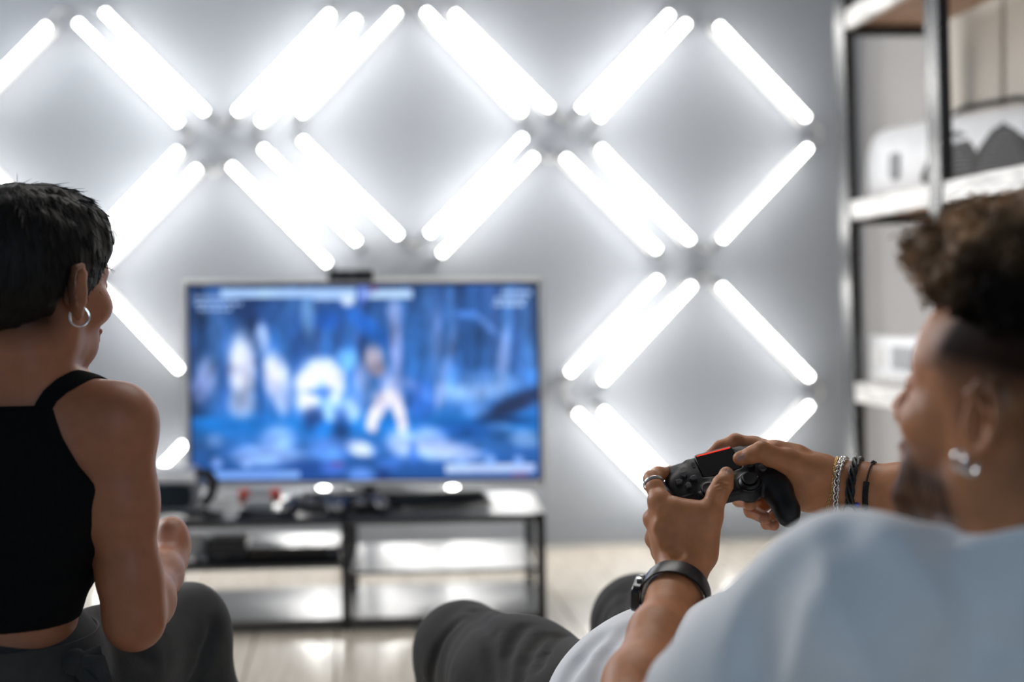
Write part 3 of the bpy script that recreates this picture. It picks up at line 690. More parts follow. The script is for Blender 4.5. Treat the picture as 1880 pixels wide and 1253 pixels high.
    def at(s, p):
        p = np.atleast_2d(p); ii = []; tt = []
        for k in range(3):
            a = s.ax[k]; i = np.clip(np.searchsorted(a, p[:, k]) - 1, 0, len(a) - 2)
            ii.append(i); tt.append(np.clip((p[:, k] - a[i]) / (a[i + 1] - a[i]), 0, 1))
        r_ = 0
        for dx in (0, 1):
            for dy in (0, 1):
                for dz in (0, 1):
                    w = (tt[0] if dx else 1 - tt[0]) * (tt[1] if dy else 1 - tt[1]) * (tt[2] if dz else 1 - tt[2])
                    r_ = r_ + w * s.F[ii[0] + dx, ii[1] + dy, ii[2] + dz]
        return r_
    def grad(s, p, e=.003):
        p = np.atleast_2d(p)
        g = np.stack([s.at(p + np.eye(3)[i] * e) - s.at(p - np.eye(3)[i] * e) for i in range(3)], 1)
        return g / np.maximum(np.linalg.norm(g, axis=1, keepdims=True), 1e-9)
    def see(s, px, py, y0, y1):
        """first surface point on the sight line through a picture point, and its normal"""
        ts = np.arange(y0, y1, .0015); d = ray(px, py)
        pts = np.array([0, 0, CAM_H]) + d[None] * (ts / d[1])[:, None]
        f = s.at(pts); i = np.argmax(f < 0)
        if f[i] >= 0: i = int(np.argmin(f))
        return pts[i], s.grad(pts[i])[0]
    def mesh(s, name):
        F = s.F; S = F < 0
        xs, ys, zs = s.ax
        c = np.zeros(tuple(n - 1 for n in F.shape), np.uint8)
        for dx in (0, 1):
            for dy in (0, 1):
                for dz in (0, 1):
                    c += S[dx:F.shape[0] - 1 + dx, dy:F.shape[1] - 1 + dy, dz:F.shape[2] - 1 + dz]
        cells = np.argwhere((c > 0) & (c < 8)); n = len(cells)
        idm = np.full(c.shape, -1, np.int32); idm[tuple(cells.T)] = np.arange(n)
        acc = np.zeros((n, 3)); cnt = np.zeros(n)
        cr = [(0, 0, 0), (1, 0, 0), (0, 1, 0), (1, 1, 0), (0, 0, 1), (1, 0, 1), (0, 1, 1), (1, 1, 1)]
        vals = [F[cells[:, 0] + a, cells[:, 1] + b, cells[:, 2] + e] for a, b, e in cr]
        for i in range(8):
            for b in (1, 2, 4):
                j = i | b
                if j == i: continue
                va, vb = vals[i], vals[j]; m = (va < 0) != (vb < 0)
                t = np.where(m, va / np.where(m, va - vb, 1), 0)
                p = np.array(cr[i], float)[None] + t[:, None] * (np.array(cr[j]) - np.array(cr[i]))[None]
                acc += np.where(m[:, None], p, 0); cnt += m
        loc = acc / cnt[:, None]
        V = np.stack([a[cells[:, k]] + loc[:, k] * (a[cells[:, k] + 1] - a[cells[:, k]]) for k, a in enumerate((xs, ys, zs))], 1)
        Q = []
        for ax in range(3):
            A = [slice(None)] * 3; B = [slice(None)] * 3; A[ax] = slice(0, -1); B[ax] = slice(1, None)
            sa, sb = S[tuple(A)], S[tuple(B)]; e = np.argwhere(sa != sb); u, v = [(1, 2), (2, 0), (0, 1)][ax]
            e = e[(e[:, u] > 0) & (e[:, v] > 0) & (e[:, u] < F.shape[u] - 1) & (e[:, v] < F.shape[v] - 1)]
            fl = sa[tuple(e.T)]
            def g(du, dv):
                q = e.copy(); q[:, u] -= du; q[:, v] -= dv; return idm[tuple(q.T)]
            q = np.stack([g(1, 1), g(0, 1), g(0, 0), g(1, 0)], 1)
            q[~fl] = q[~fl][:, ::-1]; Q.append(q)
        Q = np.concatenate(Q); Q = Q[(Q >= 0).all(1)]
        me = bpy.data.meshes.new(name)
        me.vertices.add(n); me.vertices.foreach_set('co', V.astype(np.float32).ravel())
        me.loops.add(Q.size); me.loops.foreach_set('vertex_index', Q.astype(np.int32).ravel())
        me.polygons.add(len(Q)); me.polygons.foreach_set('loop_start', np.arange(0, Q.size, 4, dtype=np.int32))
        me.polygons.foreach_set('use_smooth', np.ones(len(Q), bool))
        me.update(calc_edges=True); me.validate()
        return me, V
def paint_mesh(me, col):
    a = me.attributes.new('Col', 'FLOAT_COLOR', 'POINT')
    a.data.foreach_set('color', np.concatenate([col, np.ones((len(col), 1))], 1).astype(np.float32).ravel())
def wob(X, Y, Z, f, seed=0):
    """cheap smooth noise from crossed waves, about -1..1"""
    r_ = np.random.default_rng(seed); o = 0
    for _ in range(5):
        d = r_.normal(size=3); d /= np.linalg.norm(d); d *= f * r_.uniform(.7, 1.5)
        o = o + np.sin(X * d[0] + Y * d[1] + Z * d[2] + r_.uniform(0, 6.3))
    return o / 3.2
def ramp(x, a, b): return np.clip((x - a) / (b - a), 0, 1)
class Head:
    """head frame: f forward, l to the side away from the seen ear, u up; built round the point between the ears"""
    def __init__(s, c, f, pitch=0., sc_=1., roll_=0.):
        f = nrm(f); l = np.cross(UZ, f); u = UZ
        f2 = f * math.cos(pitch) + u * math.sin(pitch); u2 = u * math.cos(pitch) - f * math.sin(pitch)
        l2 = l * math.cos(roll_) + u2 * math.sin(roll_); u3 = u2 * math.cos(roll_) - l * math.sin(roll_)
        s.c, s.M, s.s = np.asarray(c, float), np.stack([f2, l2, u3], 1), sc_
    def p(s, f, l, u): return s.c + s.M @ (np.array([f, l, u]) * s.s)
    def local(s, V): return (V - s.c) @ s.M / s.s
    def build(s, F, male=True):
        q = s.s; p = s.p; Rm = s.M
        F.ell(p(-.012, 0, .048), np.array([.100, .077, .086]) * q, Rm, .01)
        F.ell(p(.03, 0, -.005), np.array([.066, .064, .09 if male else .074]) * q, Rm, .03 * q)
        F.ell(p(.035, 0, .045), np.array([.062, .062, .05]) * q, Rm, .02 * q)
        j = .046 if male else .040; jr = .016 if male else .013
        for g in (-1, 1):
            F.cap(p(-.002, g * j, -.062), p(.078 if male else .066, g * .016, -.100 if male else -.076), jr * q, .015 * q, .028 * q)
            F.cap(p(.0, g * (j + .006), -.02), p(-.002, g * j, -.062), jr * q, jr * q, .026 * q)
            F.ell(p(.058, g * .046, -.022), np.array([.026, .020, .022]) * q, Rm, .02 * q)
            F.cap(p(.088, g * .012, .028), p(.070, g * .046, .026), .010 * q, .009 * q, .016 * q)
        F.ell(p(.070 if male else .064, 0, -.072 if male else -.058), np.array([.028, .036 if male else .031, .036 if male else .031]) * q, Rm, .02 * q)
        F.cap(p(.082 if male else .062, -.008, -.104 if male else -.080), p(.082 if male else .062, .008, -.104 if male else -.080), .016 * q, .016 * q, .018 * q)
        for g in (-1, 1): F.ell(p(.096, g * .031, .006), np.array([.016, .016, .010]) * q, Rm, .014 * q, 'cut')
        for g in (-1, 1):
            F.ell(p(.082, g * .031, .006), np.array([.0138] * 3) * q, Rm, .003 * q)
            F.ell(p(.099, g * .031, .004), np.array([.009, .012, .0036]) * q, Rm, .002 * q, 'cut')
        F.cap(p(.093, 0, .016), p(.117, 0, -.024), .007 * q, .011 * q, .012 * q)
        for g in (-1, 1): F.ell(p(.104, g * .012, -.031), np.array([.012, .009, .008]) * q, Rm, .008 * q)
        F.ell(p(.098, 0, -.056), np.array([.010, .022, .007]) * q, Rm, .006 * q)
        F.ell(p(.095, 0, -.068), np.array([.010, .019, .008]) * q, Rm, .006 * q)
        for g in (-1, 1):
            e = lambda f, l, u: p(-.012 + f, g * (.073 + l), u)
            t = .35; Er = np.stack([nrm(Rm @ np.array([1, g * .35, .12])), nrm(Rm @ np.array([-.35, g * 1., 0])), nrm(Rm @ np.array([-.12, 0, 1.]))], 1)
            F.ell(e(-.004, .006, .004), np.array([.019, .009, .031]) * q, Er, .008 * q)
            F.ell(e(-.004, .017, .004), np.array([.0125, .009, .022]) * q, Er, .004 * q, 'cut')
            F.chain([e(.012, .006, .006), e(.013, .010, .022), e(.002, .015, .034), e(-.014, .018, .031), e(-.022, .019, .012), e(-.018, .016, -.010), e(-.006, .011, -.024)], [x * q for x in (.003, .0042, .0044, .0046, .0046, .0042, .004)], .004 * q)
            F.ell(e(.000, .007, -.027), np.array([.008, .006, .010]) * q, Er, .006 * q)
            F.ell(e(.010, .007, -.004), np.array([.005, .004, .008]) * q, Er, .004 * q)
            F.chain([e(.004, .011, .020), e(-.010, .014, .012), e(-.010, .013, -.008)], [.003 * q] * 3, .004 * q)
    def eyes(s, body):
        for g in (-1, 1):
            bm = bmesh.new(); bmesh.ops.create_uvsphere(bm, u_segments=16, v_segments=10, radius=.0122 * s.s, matrix=Matrix.Translation(s.p(.080, g * .031, .006)))
            e = obj('eye', bm, M['eye'], body)
            bm = bmesh.new(); lathe(bm, s.p(.0905, g * .031, .006), s.M[:, 0], [(.0055 * s.s, 0), (.005 * s.s, .0013), (0, .0022)], 14); obj('iris', bm, M['iris'], e)
def nail(F, px, py, y0, y1, along, size, body):
    """a small curved nail plate lying on the finger the picture shows at (px, py)"""
    c, n = F.see(px, py, y0, y1); a = nrm(along - n * np.dot(along, n)); b = np.cross(n, a)
    bm = bmesh.new(); w, h = size; vs = {}
    for i in range(7):
        for j in range(7):
            u_, v_ = i / 6 * 2 - 1, j / 6 * 2 - 1
            rr_ = max(abs(u_), abs(v_)); k = rr_ / max(math.hypot(u_, v_), 1e-6) if rr_ else 1
            k = .5 + .5 * k
            q = c + a * (u_ * k * h / 2) + b * (v_ * k * w / 2) + n * .004
            for _ in range(3):
                g_ = F.grad(q)[0]; q = q - g_ * (F.at(q)[0] - .0005 * (1 - rr_ ** 4) + .0001)
            vs[i, j] = bm.verts.new(tuple(q))
    for i in range(6):
        for j in range(6): bm.faces.new((vs[i, j], vs[i + 1, j], vs[i + 1, j + 1], vs[i, j + 1]))
    return obj('nail', bm, M['nail'], body)
def wrap(F, a, b, t, n, tilt=(0, 0), off=.001, rmax=.08):
    """closed ring of points lying on the limb from a to b at share t, its plane tipped by tilt"""
    ax = nrm(b - a); c = a + (b - a) * t; x = nrm(np.cross(ax, np.array([0, 1.0, 0]))); y = np.cross(ax, x)
    out = []
    for i in range(n):
        th = 2 * math.pi * i / n; d = nrm(math.cos(th) * x + math.sin(th) * y + ax * (tilt[0] * math.cos(th) + tilt[1] * math.sin(th)))
        rs = np.arange(.012, rmax, .0008); f = F.at(c + d[None] * rs[:, None]); k = int(np.argmax(f > 0)) if (f > 0).any() else len(rs) - 1
        out.append((rs[k], d))
    r_ = np.array([o[0] for o in out])
    for _ in range(2): r_ = np.maximum(r_, (np.roll(r_, 1) + np.roll(r_, -1)) / 2)
    return [c + d * (q + off) for q, (_, d) in zip(r_, out)], c
def ribbon(bm, pts, c, ax, width, thick):
    """closed band through pts, as wide as width along ax"""
    n = len(pts); R4 = []
    for p in pts:
        o = nrm(p - c - ax * np.dot(p - c, ax))
        R4.append([bm.verts.new(tuple(p + ax * w + o * t)) for w, t in ((-width / 2, 0), (-width / 2, thick * .8), (-width * .3, thick), (width * .3, thick), (width / 2, thick * .8), (width / 2, 0))])
    for i in range(n):
        A, B = R4[i], R4[(i + 1) % n]
        for j in range(6): bm.faces.new((A[j], A[(j + 1) % 6], B[(j + 1) % 6], B[j]))
def rgb(*c): return np.array([(x / 255 / 12.92 if x <= 10 else ((x / 255 + .055) / 1.055) ** 2.4) for x in c])

# ------------------------------------------------------------------ the gamepad in the man's hands
GC = P(1331, 884, 1.84); GR = np.array([[.970, -.212, -.118], [.079, .738, -.672], [.229, .643, .733]])
u_, s_, vt_ = np.linalg.svd(GR); GR = u_ @ vt_
GS = .97
def gp(x, y, z): return GC + GR @ (np.array([x, y, z]) * .001 * GS)
e = np.abs(GR) @ np.array([.09, .085, .05])
GF = Field(*(axis_coords(c - h, c + h, .0013) for c, h in zip(GC, e)))
mm = .001 * GS
GF.rbox(gp(0, 14, -6), np.array([60, 33, 13]) * mm, .011, GR, .006)
for s_ in (-1, 1):
    GF.ell(gp(s_ * 51, 8, -4), np.array([31, 33, 17]) * mm, GR, .010)
    GF.chain([gp(s_ * 58, 4, -7), gp(s_ * 63, -30, -12), gp(s_ * 65, -58, -19), gp(s_ * 64, -68, -22)], [21 * mm, 18 * mm, 15 * mm, 13 * mm], .012)
    GF.cap(gp(s_ * 28, -19, -8), gp(s_ * 28, -19, 2), 17 * mm, 16 * mm, .006)
    GF.cap(gp(s_ * 51, 8, 0), gp(s_ * 51, 8, 11), .5 * mm, .5 * mm, .003)
    GF.rbox(gp(s_ * 52, 40, -6), np.array([17, 9, 9]) * mm, .005, GR, .005)
GF.rbox(gp(0, 31, -5), np.array([42, 19, 12]) * mm, .006, GR, .006)
GF.rbox(gp(0, -12, -5), np.array([26, 16, 11]) * mm, .006, GR, .006)
for s_ in (-1, 1):      # flat discs for the direction pad and the round buttons
    for z in range(1): GF.rbox(gp(s_ * 51, 8, 20), np.array([24, 24, 8.2]) * mm, .002, GR, .003, 'cut')
    for r_ in (1,): GF.cap(gp(s_ * 28, -19, 7.5), gp(s_ * 28, -19, 14), 9.5 * mm, 9.5 * mm, .002, op='cut')
GF.rbox(gp(0, 29, 11), np.array([28, 21, 4.6]) * mm, .002, GR, .0015, 'cut')
pad = tag(empty('gamepad', tuple(GC)), 'matte black gamepad with a red light bar held in both hands of the man', 'gamepad')
me, _ = GF.mesh('shell'); link('shell', me, M['pad'], pad)
bm = bmesh.new(); prism(bm, rrect(.054 * GS, .040 * GS, .004 * GS, 4), gp(0, 29, 0), GR, 0, .0078 * GS, .985); obj('touchpad', bm, M['padgloss'], pad, bevel=.0006)
bm = bmesh.new(); prism(bm, rrect(.050 * GS, .0022 * GS, .0008, 3), gp(0, 47.6, 5.0), GR, -.004, .0030, .95); obj('light_bar', bm, M['lightbar'], pad)
bm = bmesh.new(); prism(bm, rrect(.056 * GS, .003 * GS, .001, 3), gp(0, 50.2, 3.2), GR, -.006, .0030, .9); obj('edge_highlight', bm, M['rim'], pad)  # pale strip stands in for the wall's reflection on the glossy front edge
for dx, dy in ((0, 1), (1, 0), (0, -1), (-1, 0)):
    a = math.atan2(dy, dx); ca_, sa_ = math.cos(a), math.sin(a)
    o5 = [(.0038, 0), (.0075, .0042), (.0148, .0042), (.0148, -.0042), (.0075, -.0042)]
    o5 = [(x * ca_ - y * sa_, x * sa_ + y * ca_) for x, y in o5]
    bm = bmesh.new(); prism(bm, [(x * GS, y * GS) for x, y in o5], gp(-51, 8, 0), GR, .0100, .0142, .88); obj('direction_key', bm, M['button'], pad, smooth=False, bevel=.0006)
    bm = bmesh.new(); lathe(bm, gp(51 + 12.5 * dx, 8 + 12.5 * dy, 10), GR[:, 2], [(.0056 * GS, 0), (.0056 * GS, .0040), (.0048 * GS, .0052), (0, .0054)], 20); fb = obj('face_button', bm, M['button'], pad)
    bm = bmesh.new(); cpt = gp(51 + 12.5 * dx, 8 + 12.5 * dy, 10) + GR[:, 2] * .0055
    k = {(0, 1): 3, (1, 0): 20, (0, -1): 0, (-1, 0): 4}[dx, dy]
    if k: tube(bm, [cpt + GR @ (np.array([math.cos(2 * math.pi * i / k + (R(90) if k == 3 else R(45))), math.sin(2 * math.pi * i / k + (R(90) if k == 3 else R(45))), 0]) * .0031) for i in range(k)], .00025, 4, closed=True)
    else:
        for g in (-1, 1): tube(bm, [cpt + GR @ np.array([-.0023, -.0023 * g, 0]), cpt + GR @ np.array([.0023, .0023 * g, 0])], .00025, 4)
    obj('symbol', bm, M['print'], fb)
for s_ in (-1, 1):
    tl = GR[:, 2] + (GR[:, 0] * .0)
    bm = bmesh.new(); lathe(bm, gp(s_ * 28, -19, 3), tl, [(.0066 * GS, 0), (.0056 * GS, .007), (.006 * GS, .010), (.0096 * GS, .0118), (.0098 * GS, .0142), (.0086 * GS, .0156), (.0060 * GS, .0150), (0, .0146)], 28); obj('thumbstick', bm, M['rubber'], pad)
    bm = bmesh.new(); tube(bm, [gp(s_ * 28 + 15.6 * math.cos(t), -19 + 15.6 * math.sin(t), 9.2) for t in np.linspace(0, 2 * math.pi, 33)[:-1]], .0009, 6, closed=True); obj('stick_ring', bm, M['padgloss'], pad)
    bm = bmesh.new(); prism(bm, rrect(.0045 * GS, .010 * GS, .002, 4), gp(s_ * 33, 32, 5), GR, 0, .0052, .9); obj('option_button', bm, M['button'], pad)
    bm = bmesh.new(); prism(bm, rrect(.030 * GS, .010 * GS, .003, 4), gp(s_ * 52, 44.5, -4), GR, -.005, .0035, .95); obj('shoulder_button', bm, M['padgloss'], pad, bevel=.001)
bm = bmesh.new(); lathe(bm, gp(0, -18, 4.5), GR[:, 2], [(.0058 * GS, 0), (.0056 * GS, .0028), (0, .003)], 20); obj('home_button', bm, M['button'], pad)
#MAN
# ------------------------------------------------------------------ the man
mHf = nrm([-.64, .767, 0])
mear = P(1800, 772, 1.19)
mHl = np.cross(UZ, mHf)
mh = Head(mear - mHl * .082 + mHf * .012, mHf, pitch=R(12), sc_=1.02)
SHL = P(1572, 1138, 1.22); SHR = np.array([.625, 1.42, .50])
ELL = P(1146, 1372, 1.44); WRL = P(1252, 1062, 1.745)
ELR = P(1885, 925, 1.76); WRR = P(1520, 893, 1.865)
NECK = np.array([.468, 1.245, .53]); CHEST = np.array([.445, 1.375, .36]); WAIST = np.array([.31, 1.62, .31]); PELV = np.array([.185, 1.80, .225])
HIPL, HIPR = np.array([.095, 1.83, .215]), np.array([.285, 1.90, .215])
KNL, KNR = P(852, 1196, 2.2), P(1172, 1142, 2.35)
ANL, ANR = np.array([-.09, 2.27, .06]), np.array([.20, 2.47, .06])
MB = Field(axis_coords(-.22, .80, .007, ((.14, .445, .0018), (.31, .56, .004))),
           axis_coords(1.06, 2.62, .008, ((1.70, 1.93, .0020), (1.08, 1.32, .004), (1.44, 1.70, .005))),
           axis_coords(-.01, .90, .008, ((.36, .62, .0019), (.60, .90, .004))))
t0 = nrm(SHR - SHL)
MB.ell(CHEST, (.175, .105, .165), frame(t0, nrm(np.cross(nrm(NECK - WAIST), t0)), nrm(NECK - WAIST)), .02)
MB.ell(WAIST, (.155, .115, .16), frame(t0, nrm(np.cross(nrm(CHEST - PELV), t0)), nrm(CHEST - PELV)), .08)
MB.ell(PELV, (.165, .13, .12), None, .07)
MB.chain([mh.p(-.028, 0, -.045), mh.p(-.022, 0, -.10), NECK, CHEST], [.062, .060, .064, .08], .03)
for s_ in (SHL, SHR): MB.cap(NECK - UZ * .015, s_, .05, .055, .06)
MB.chain([SHL, SHL * .5 + ELL * .5, ELL], [.060, .050, .043], .03)
MB.chain([SHR, SHR * .5 + ELR * .5, ELR], [.060, .050, .045], .03)
for h, k_, a_ in ((HIPL, KNL, ANL), (HIPR, KNR, ANR)):
    MB.chain([h, k_], [.080, .056], .04); MB.chain([k_, k_ * .6 + a_ * .4, a_], [.054, .052, .036], .02)
    fd = nrm((a_ - h) * [1, 1, 0]); MB.chain([a_ - UZ * .01, a_ - fd * .03 - UZ * .03], [.034, .03], .02); MB.cap(a_ - UZ * .02, a_ + fd * .15 - UZ * .035, .034, .022, .02)
mh.build(MB)
# forearms, flattened towards the wrist
fdL = nrm(WRL - ELL); fdR = nrm(WRR - ELR)
nL = nrm(np.array([.25, -.75, .35])); nL = nrm(nL - fdL * np.dot(nL, fdL))
nR = nrm(np.array([.1, -.8, .5])); nR = nrm(nR - fdR * np.dot(nR, fdR))
ml = lambda t: ELL + (WRL - ELL) * t
MB.chain([ELL, ml(.3), ml(.6), ml(.85), WRL], [.043, .044, .037, .0315, .0315], .02, (nL, .84))
mr = lambda t: ELR + (WRR - ELR) * t
MB.chain([ELR, mr(.3), mr(.6), mr(.85), WRR], [.046, .043, .037, .033, .0325], .02, (nR, .84))
Q = lambda *a: [P(x, y, Y) for x, y, Y in a]
mmr = lambda *a: [x * .001 for x in a]
# left hand: back of the hand to the viewer, thumb on the stick, first finger round the far corner
def crease(F, pts, y0, y1, r_, depth, k=.03, op='cut'):
    q = []
    for px, py in pts:
        p, n = F.see(px, py, y0, y1); q.append(p + n * (r_ - depth))
    F.chain(q, [r_] * len(q), k, op=op)
w = WRL
iM, mM, rM, pM = Q((1212, 920, 1.792), (1203, 955, 1.799), (1206, 990, 1.807), (1218, 1016, 1.812))
cM, tM = Q((1284, 1018, 1.765), (1301, 953, 1.772))
for k_, a_, r1 in ((iM, w + (P(1240, 1040, 1.75) - w), .0135), (mM, P(1245, 1040, 1.752), .0135), (rM, P(1250, 1046, 1.757), .013), (pM, P(1256, 1050, 1.762), .0125)):
    MB.cap(a_, k_, .020, r1, .014)
MB.cap(P(1262, 1040, 1.755), cM, .022, .0205, .016); MB.chain([cM, tM], [.0205, .0165], .012)
MB.ell(P(1258, 985, 1.770), (.034, .016, .036), None, .018)                      # back of the hand
MB.chain(Q((1216, 930, 1.786), (1240, 936, 1.780), (1268, 943, 1.776), (1300, 944, 1.773)), mmr(13, 13.5, 14.5, 15), .010)   # web
MB.chain([tM] + Q((1317, 908, 1.779), (1327, 890, 1.787), (1333, 876, 1.799)), mmr(15.6, 12.6, 12.4, 9.6), .006)
MB.ell(P(1334, 872, 1.801), (.0088, .008, .0102), None, .005)
MB.chain([iM] + Q((1202, 895, 1.806), (1197, 880, 1.822), (1208, 871, 1.850), (1232, 869, 1.880), (1250, 872, 1.888)), mmr(12.6, 10.6, 10.4, 9.3, 8.4, 7.2), .006)
MB.chain([mM] + Q((1196, 952, 1.832), (1210, 945, 1.856), (1240, 942, 1.862), (1268, 944, 1.852)), mmr(12.8, 10.6, 9.6, 8.8, 7.8), .004)
MB.chain([rM] + Q((1200, 984, 1.838), (1214, 974, 1.860), (1242, 968, 1.862), (1268, 970, 1.850)), mmr(12.2, 10.0, 9.2, 8.6, 7.6), .004)
MB.chain([pM] + Q((1212, 1010, 1.835), (1226, 998, 1.852), (1250, 994, 1.850), (1268, 994, 1.838)), mmr(11.2, 8.8, 8.0, 7.6, 6.8), .004)
for a_, b_ in ((P(1248, 1030, 1.745), iM), (P(1252, 1032, 1.748), mM), (P(1256, 1036, 1.752), rM)):  # tendons
    d_ = np.array([0, -.0118, .002]); MB.cap(a_ + d_ * 1.2, b_ + d_, .0022, .0034, .008)
for k_ in (iM, mM, rM, pM): MB.ell(k_ + np.array([-.003, -.003, .001]), (.0115, .0105, .0105), None, .008)
for pts in (((1222, 948), (1236, 980), (1246, 1010)), ((1212, 975), (1228, 1000), (1244, 1020))):     # valleys between the knuckles
    crease(MB, pts, 1.70, 1.86, .006, .0036, .010)
crease(MB, ((1314, 891), (1324, 886), (1336, 890)), 1.70, 1.86, .0012, .0006, .002)
crease(MB, ((1316, 897), (1326, 892), (1338, 897)), 1.70, 1.86, .0012, .0005, .002)
# right hand: thumb over the round buttons, first finger along the far edge, the others under the grip
w = WRR
iM, mM, rM, pM = Q((1424, 829, 1.872), (1442, 852, 1.888), (1452, 876, 1.888), (1462, 898, 1.882))
cM, tM = Q((1492, 874, 1.845), (1446, 848, 1.835))
for k_, a_, r1 in ((iM, P(1505, 862, 1.868), .0135), (mM, P(1512, 876, 1.874), .014), (rM, P(1515, 892, 1.874), .0135), (pM, P(1518, 908, 1.87), .013)):
    MB.cap(a_, k_, .021, r1, .016)
MB.cap(P(1520, 892, 1.858), cM, .026, .0235, .018); MB.chain([cM, tM], [.0235, .0165], .014)
MB.ell(P(1482, 905, 1.858), (.036, .018, .024), None, .020)
MB.ell(P(1466, 893, 1.845), (.024, .014, .022), None, .016)
MB.chain([tM] + Q((1415, 838, 1.826), (1398, 829, 1.824), (1380, 836, 1.829), (1362, 842, 1.835)), mmr(16.0, 13.0, 12.0, 10.4, 8.6), .006)
MB.ell(P(1360, 842, 1.835), (.0102, .008, .0088), None, .005)
MB.chain([iM] + Q((1384, 817, 1.894), (1350, 811, 1.902), (1322, 822, 1.908), (1297, 842, 1.902)), mmr(13.2, 10.6, 9.8, 8.6, 7.4), .006)
MB.chain(Q((1462, 838, 1.862), (1424, 830, 1.862)), mmr(15, 12), .012)
MB.chain([mM] + Q((1412, 884, 1.908), (1378, 908, 1.905), (1357, 918, 1.884), (1376, 925, 1.848)), mmr(12.5, 10.4, 9.6, 9.2, 8.2), .004)
MB.ell(P(1378, 925, 1.846), (.0092, .0082, .0082), None, .004)
MB.chain([rM] + Q((1425, 912, 1.902), (1395, 932, 1.896), (1379, 938, 1.876), (1403, 951, 1.848)), mmr(12, 10.2, 9.6, 9.4, 8.6), .004)
MB.chain([pM] + Q((1440, 928, 1.888), (1418, 952, 1.880), (1408, 962, 1.866), (1421, 965, 1.844)), mmr(11, 9.2, 8.2, 7.8, 7.2), .003)
mb, V = MB.mesh('person')
# skin colour: brown, with cropped hair on the sides, beard, lips, paler palms and finger pads
base = np.tile(rgb(190, 127, 86), (len(V), 1))
L = mh.local(V); f_, l_, u_ = L.T
inh = np.linalg.norm(L, axis=1) < .19
def dab(mask, col): base[:] = base * (1 - mask[:, None]) + col * mask[:, None]
edge = .055 - .9 * np.clip(u_ - .03, -.06, .10) ** 2 * 6 - .012 * (u_ < .03)
side = ramp(edge - f_, -.012, .012) * ramp(u_, .0, .05) * inh
back = ramp(-.028 - f_, -.01, .035) * ramp(u_, -.075, -.01) * inh
crop = np.maximum(side, back); crop = np.maximum(crop, ramp(u_, .075, .095) * inh * ramp(.07 - f_, -.005, .01))
burn = np.exp(-((f_ - .012) / .009) ** 2) * ramp(u_, -.03, .0) * ramp(abs(l_), .045, .055) * inh * .5
beard = ramp(-u_, .028 + 0, .066) * ramp(f_ + .6 * (-u_ - .05), .004, .03) * ramp(.13 + u_, 0, .012) * inh
beard = np.maximum(beard, ramp(-u_, .036, .042) * ramp(f_, .07, .085) * inh) * (1 - .8 * np.exp(-((u_ + .062) / .008) ** 2) * (f_ > .088))
patch = .93 + .07 * np.clip(wob(V[:, 0], V[:, 1], V[:, 2], 700, 3) + wob(V[:, 0], V[:, 1], V[:, 2], 420, 4), -1, 1)
dab(np.clip(beard * .95 * patch, 0, 1), rgb(28, 20, 16)); dab(np.clip(np.maximum(crop, burn) * .97, 0, 1), rgb(22, 17, 15))
dab(np.exp(-((u_ + .062) / .011) ** 2 - (l_ / .022) ** 2) * (f_ > .088) * inh, rgb(120, 66, 58))
dab(np.exp(-((u_ - .033) / .005) ** 2) * (abs(l_) > .012) * (abs(l_) < .05) * (f_ > .06) * inh * .9, rgb(26, 20, 17))
pads = np.zeros(len(V))
for c in Q((1378, 922, 1.85), (1408, 952, 1.842), (1422, 966, 1.84), (1296, 842, 1.9)): pads = np.maximum(pads, np.exp(-(np.linalg.norm(V - c, axis=1) / .014) ** 2))
dab(np.clip(pads, 0, 1) * .8, rgb(206, 142, 112))
paint_mesh(mb, base)
man = link('person', mb, M['skin_m'])
tag(man, 'bearded man in a white tee leaning back and holding a black gamepad', 'person')
mh.eyes(man)
nail(MB, 1339, 867, 1.75, 1.85, P(1339, 860, 1.80) - P(1330, 880, 1.79), (.0115, .013), man)
nail(MB, 1360, 841, 1.78, 1.90, P(1350, 846, 1.83) - P(1375, 836, 1.83), (.0115, .0135), man)
nail(MB, 1394, 957, 1.80, 1.92, P(1404, 962, 1.85) - P(1384, 952, 1.86), (.009, .0105), man)
# shirt
TS = Field(axis_coords(-.05, .92, .0062), axis_coords(1.02, 2.0, .0066), axis_coords(.03, .72, .0062))
spine = nrm(NECK - WAIST); bk = nrm(np.cross(spine, t0))
TS.ell(CHEST + spine * .01, (.205, .128, .195), frame(t0, bk, spine), .02)
TS.ell(WAIST, (.180, .140, .20), frame(t0, nrm(np.cross(nrm(CHEST - PELV), t0)), nrm(CHEST - PELV)), .10)
TS.ell(PELV + (WAIST - PELV) * .12, (.185, .155, .135), frame(t0, nrm(np.cross(nrm(CHEST - PELV), t0)), nrm(CHEST - PELV)), .08)
NB = P(1850, 1100, 1.21)
TS.chain([NECK - UZ * .045, CHEST], [.088, .12], .04)
for s_ in (SHL, SHR): TS.cap(NECK - UZ * .055, s_, .068, .074, .06)
TS.cap(NB, SHL, .040, .074, .05); TS.cap(NB, NB * .35 + SHR * .65, .040, .066, .05)
SE = P(1322, 1350, 1.33)
TS.chain([SHL, SHL * .5 + SE * .5, SE], [.074, .086, .094], .05)
TS.cap(SHR, SHR * .35 + ELR * .65, .074, .080, .05)
TS.plane(SE, nrm(SE - SHL) * 1.0, .012, lo=SE - .16, hi=SE + .16)
TS.cap(SE - nrm(SE - SHL) * .05, SE + nrm(SE - SHL) * .06, .066, .084, .006, op='cut')
hd_ = nrm(PELV - WAIST)
TS.plane(P(1030, 1205, 1.82), hd_, .006)
for pts in (((1560, 985), (1600, 1050), (1640, 1115), (1672, 1180), (1690, 1250)), ((1690, 1010), (1740, 1070), (1800, 1125), (1875, 1170)), ((1720, 1250), (1770, 1190), (1800, 1150)), ((1450, 1050), (1400, 1140), (1380, 1230)), ((1760, 1010), (1820, 1050), (1878, 1080))):
    crease(TS, pts, 1.02, 1.6, .018, .013)
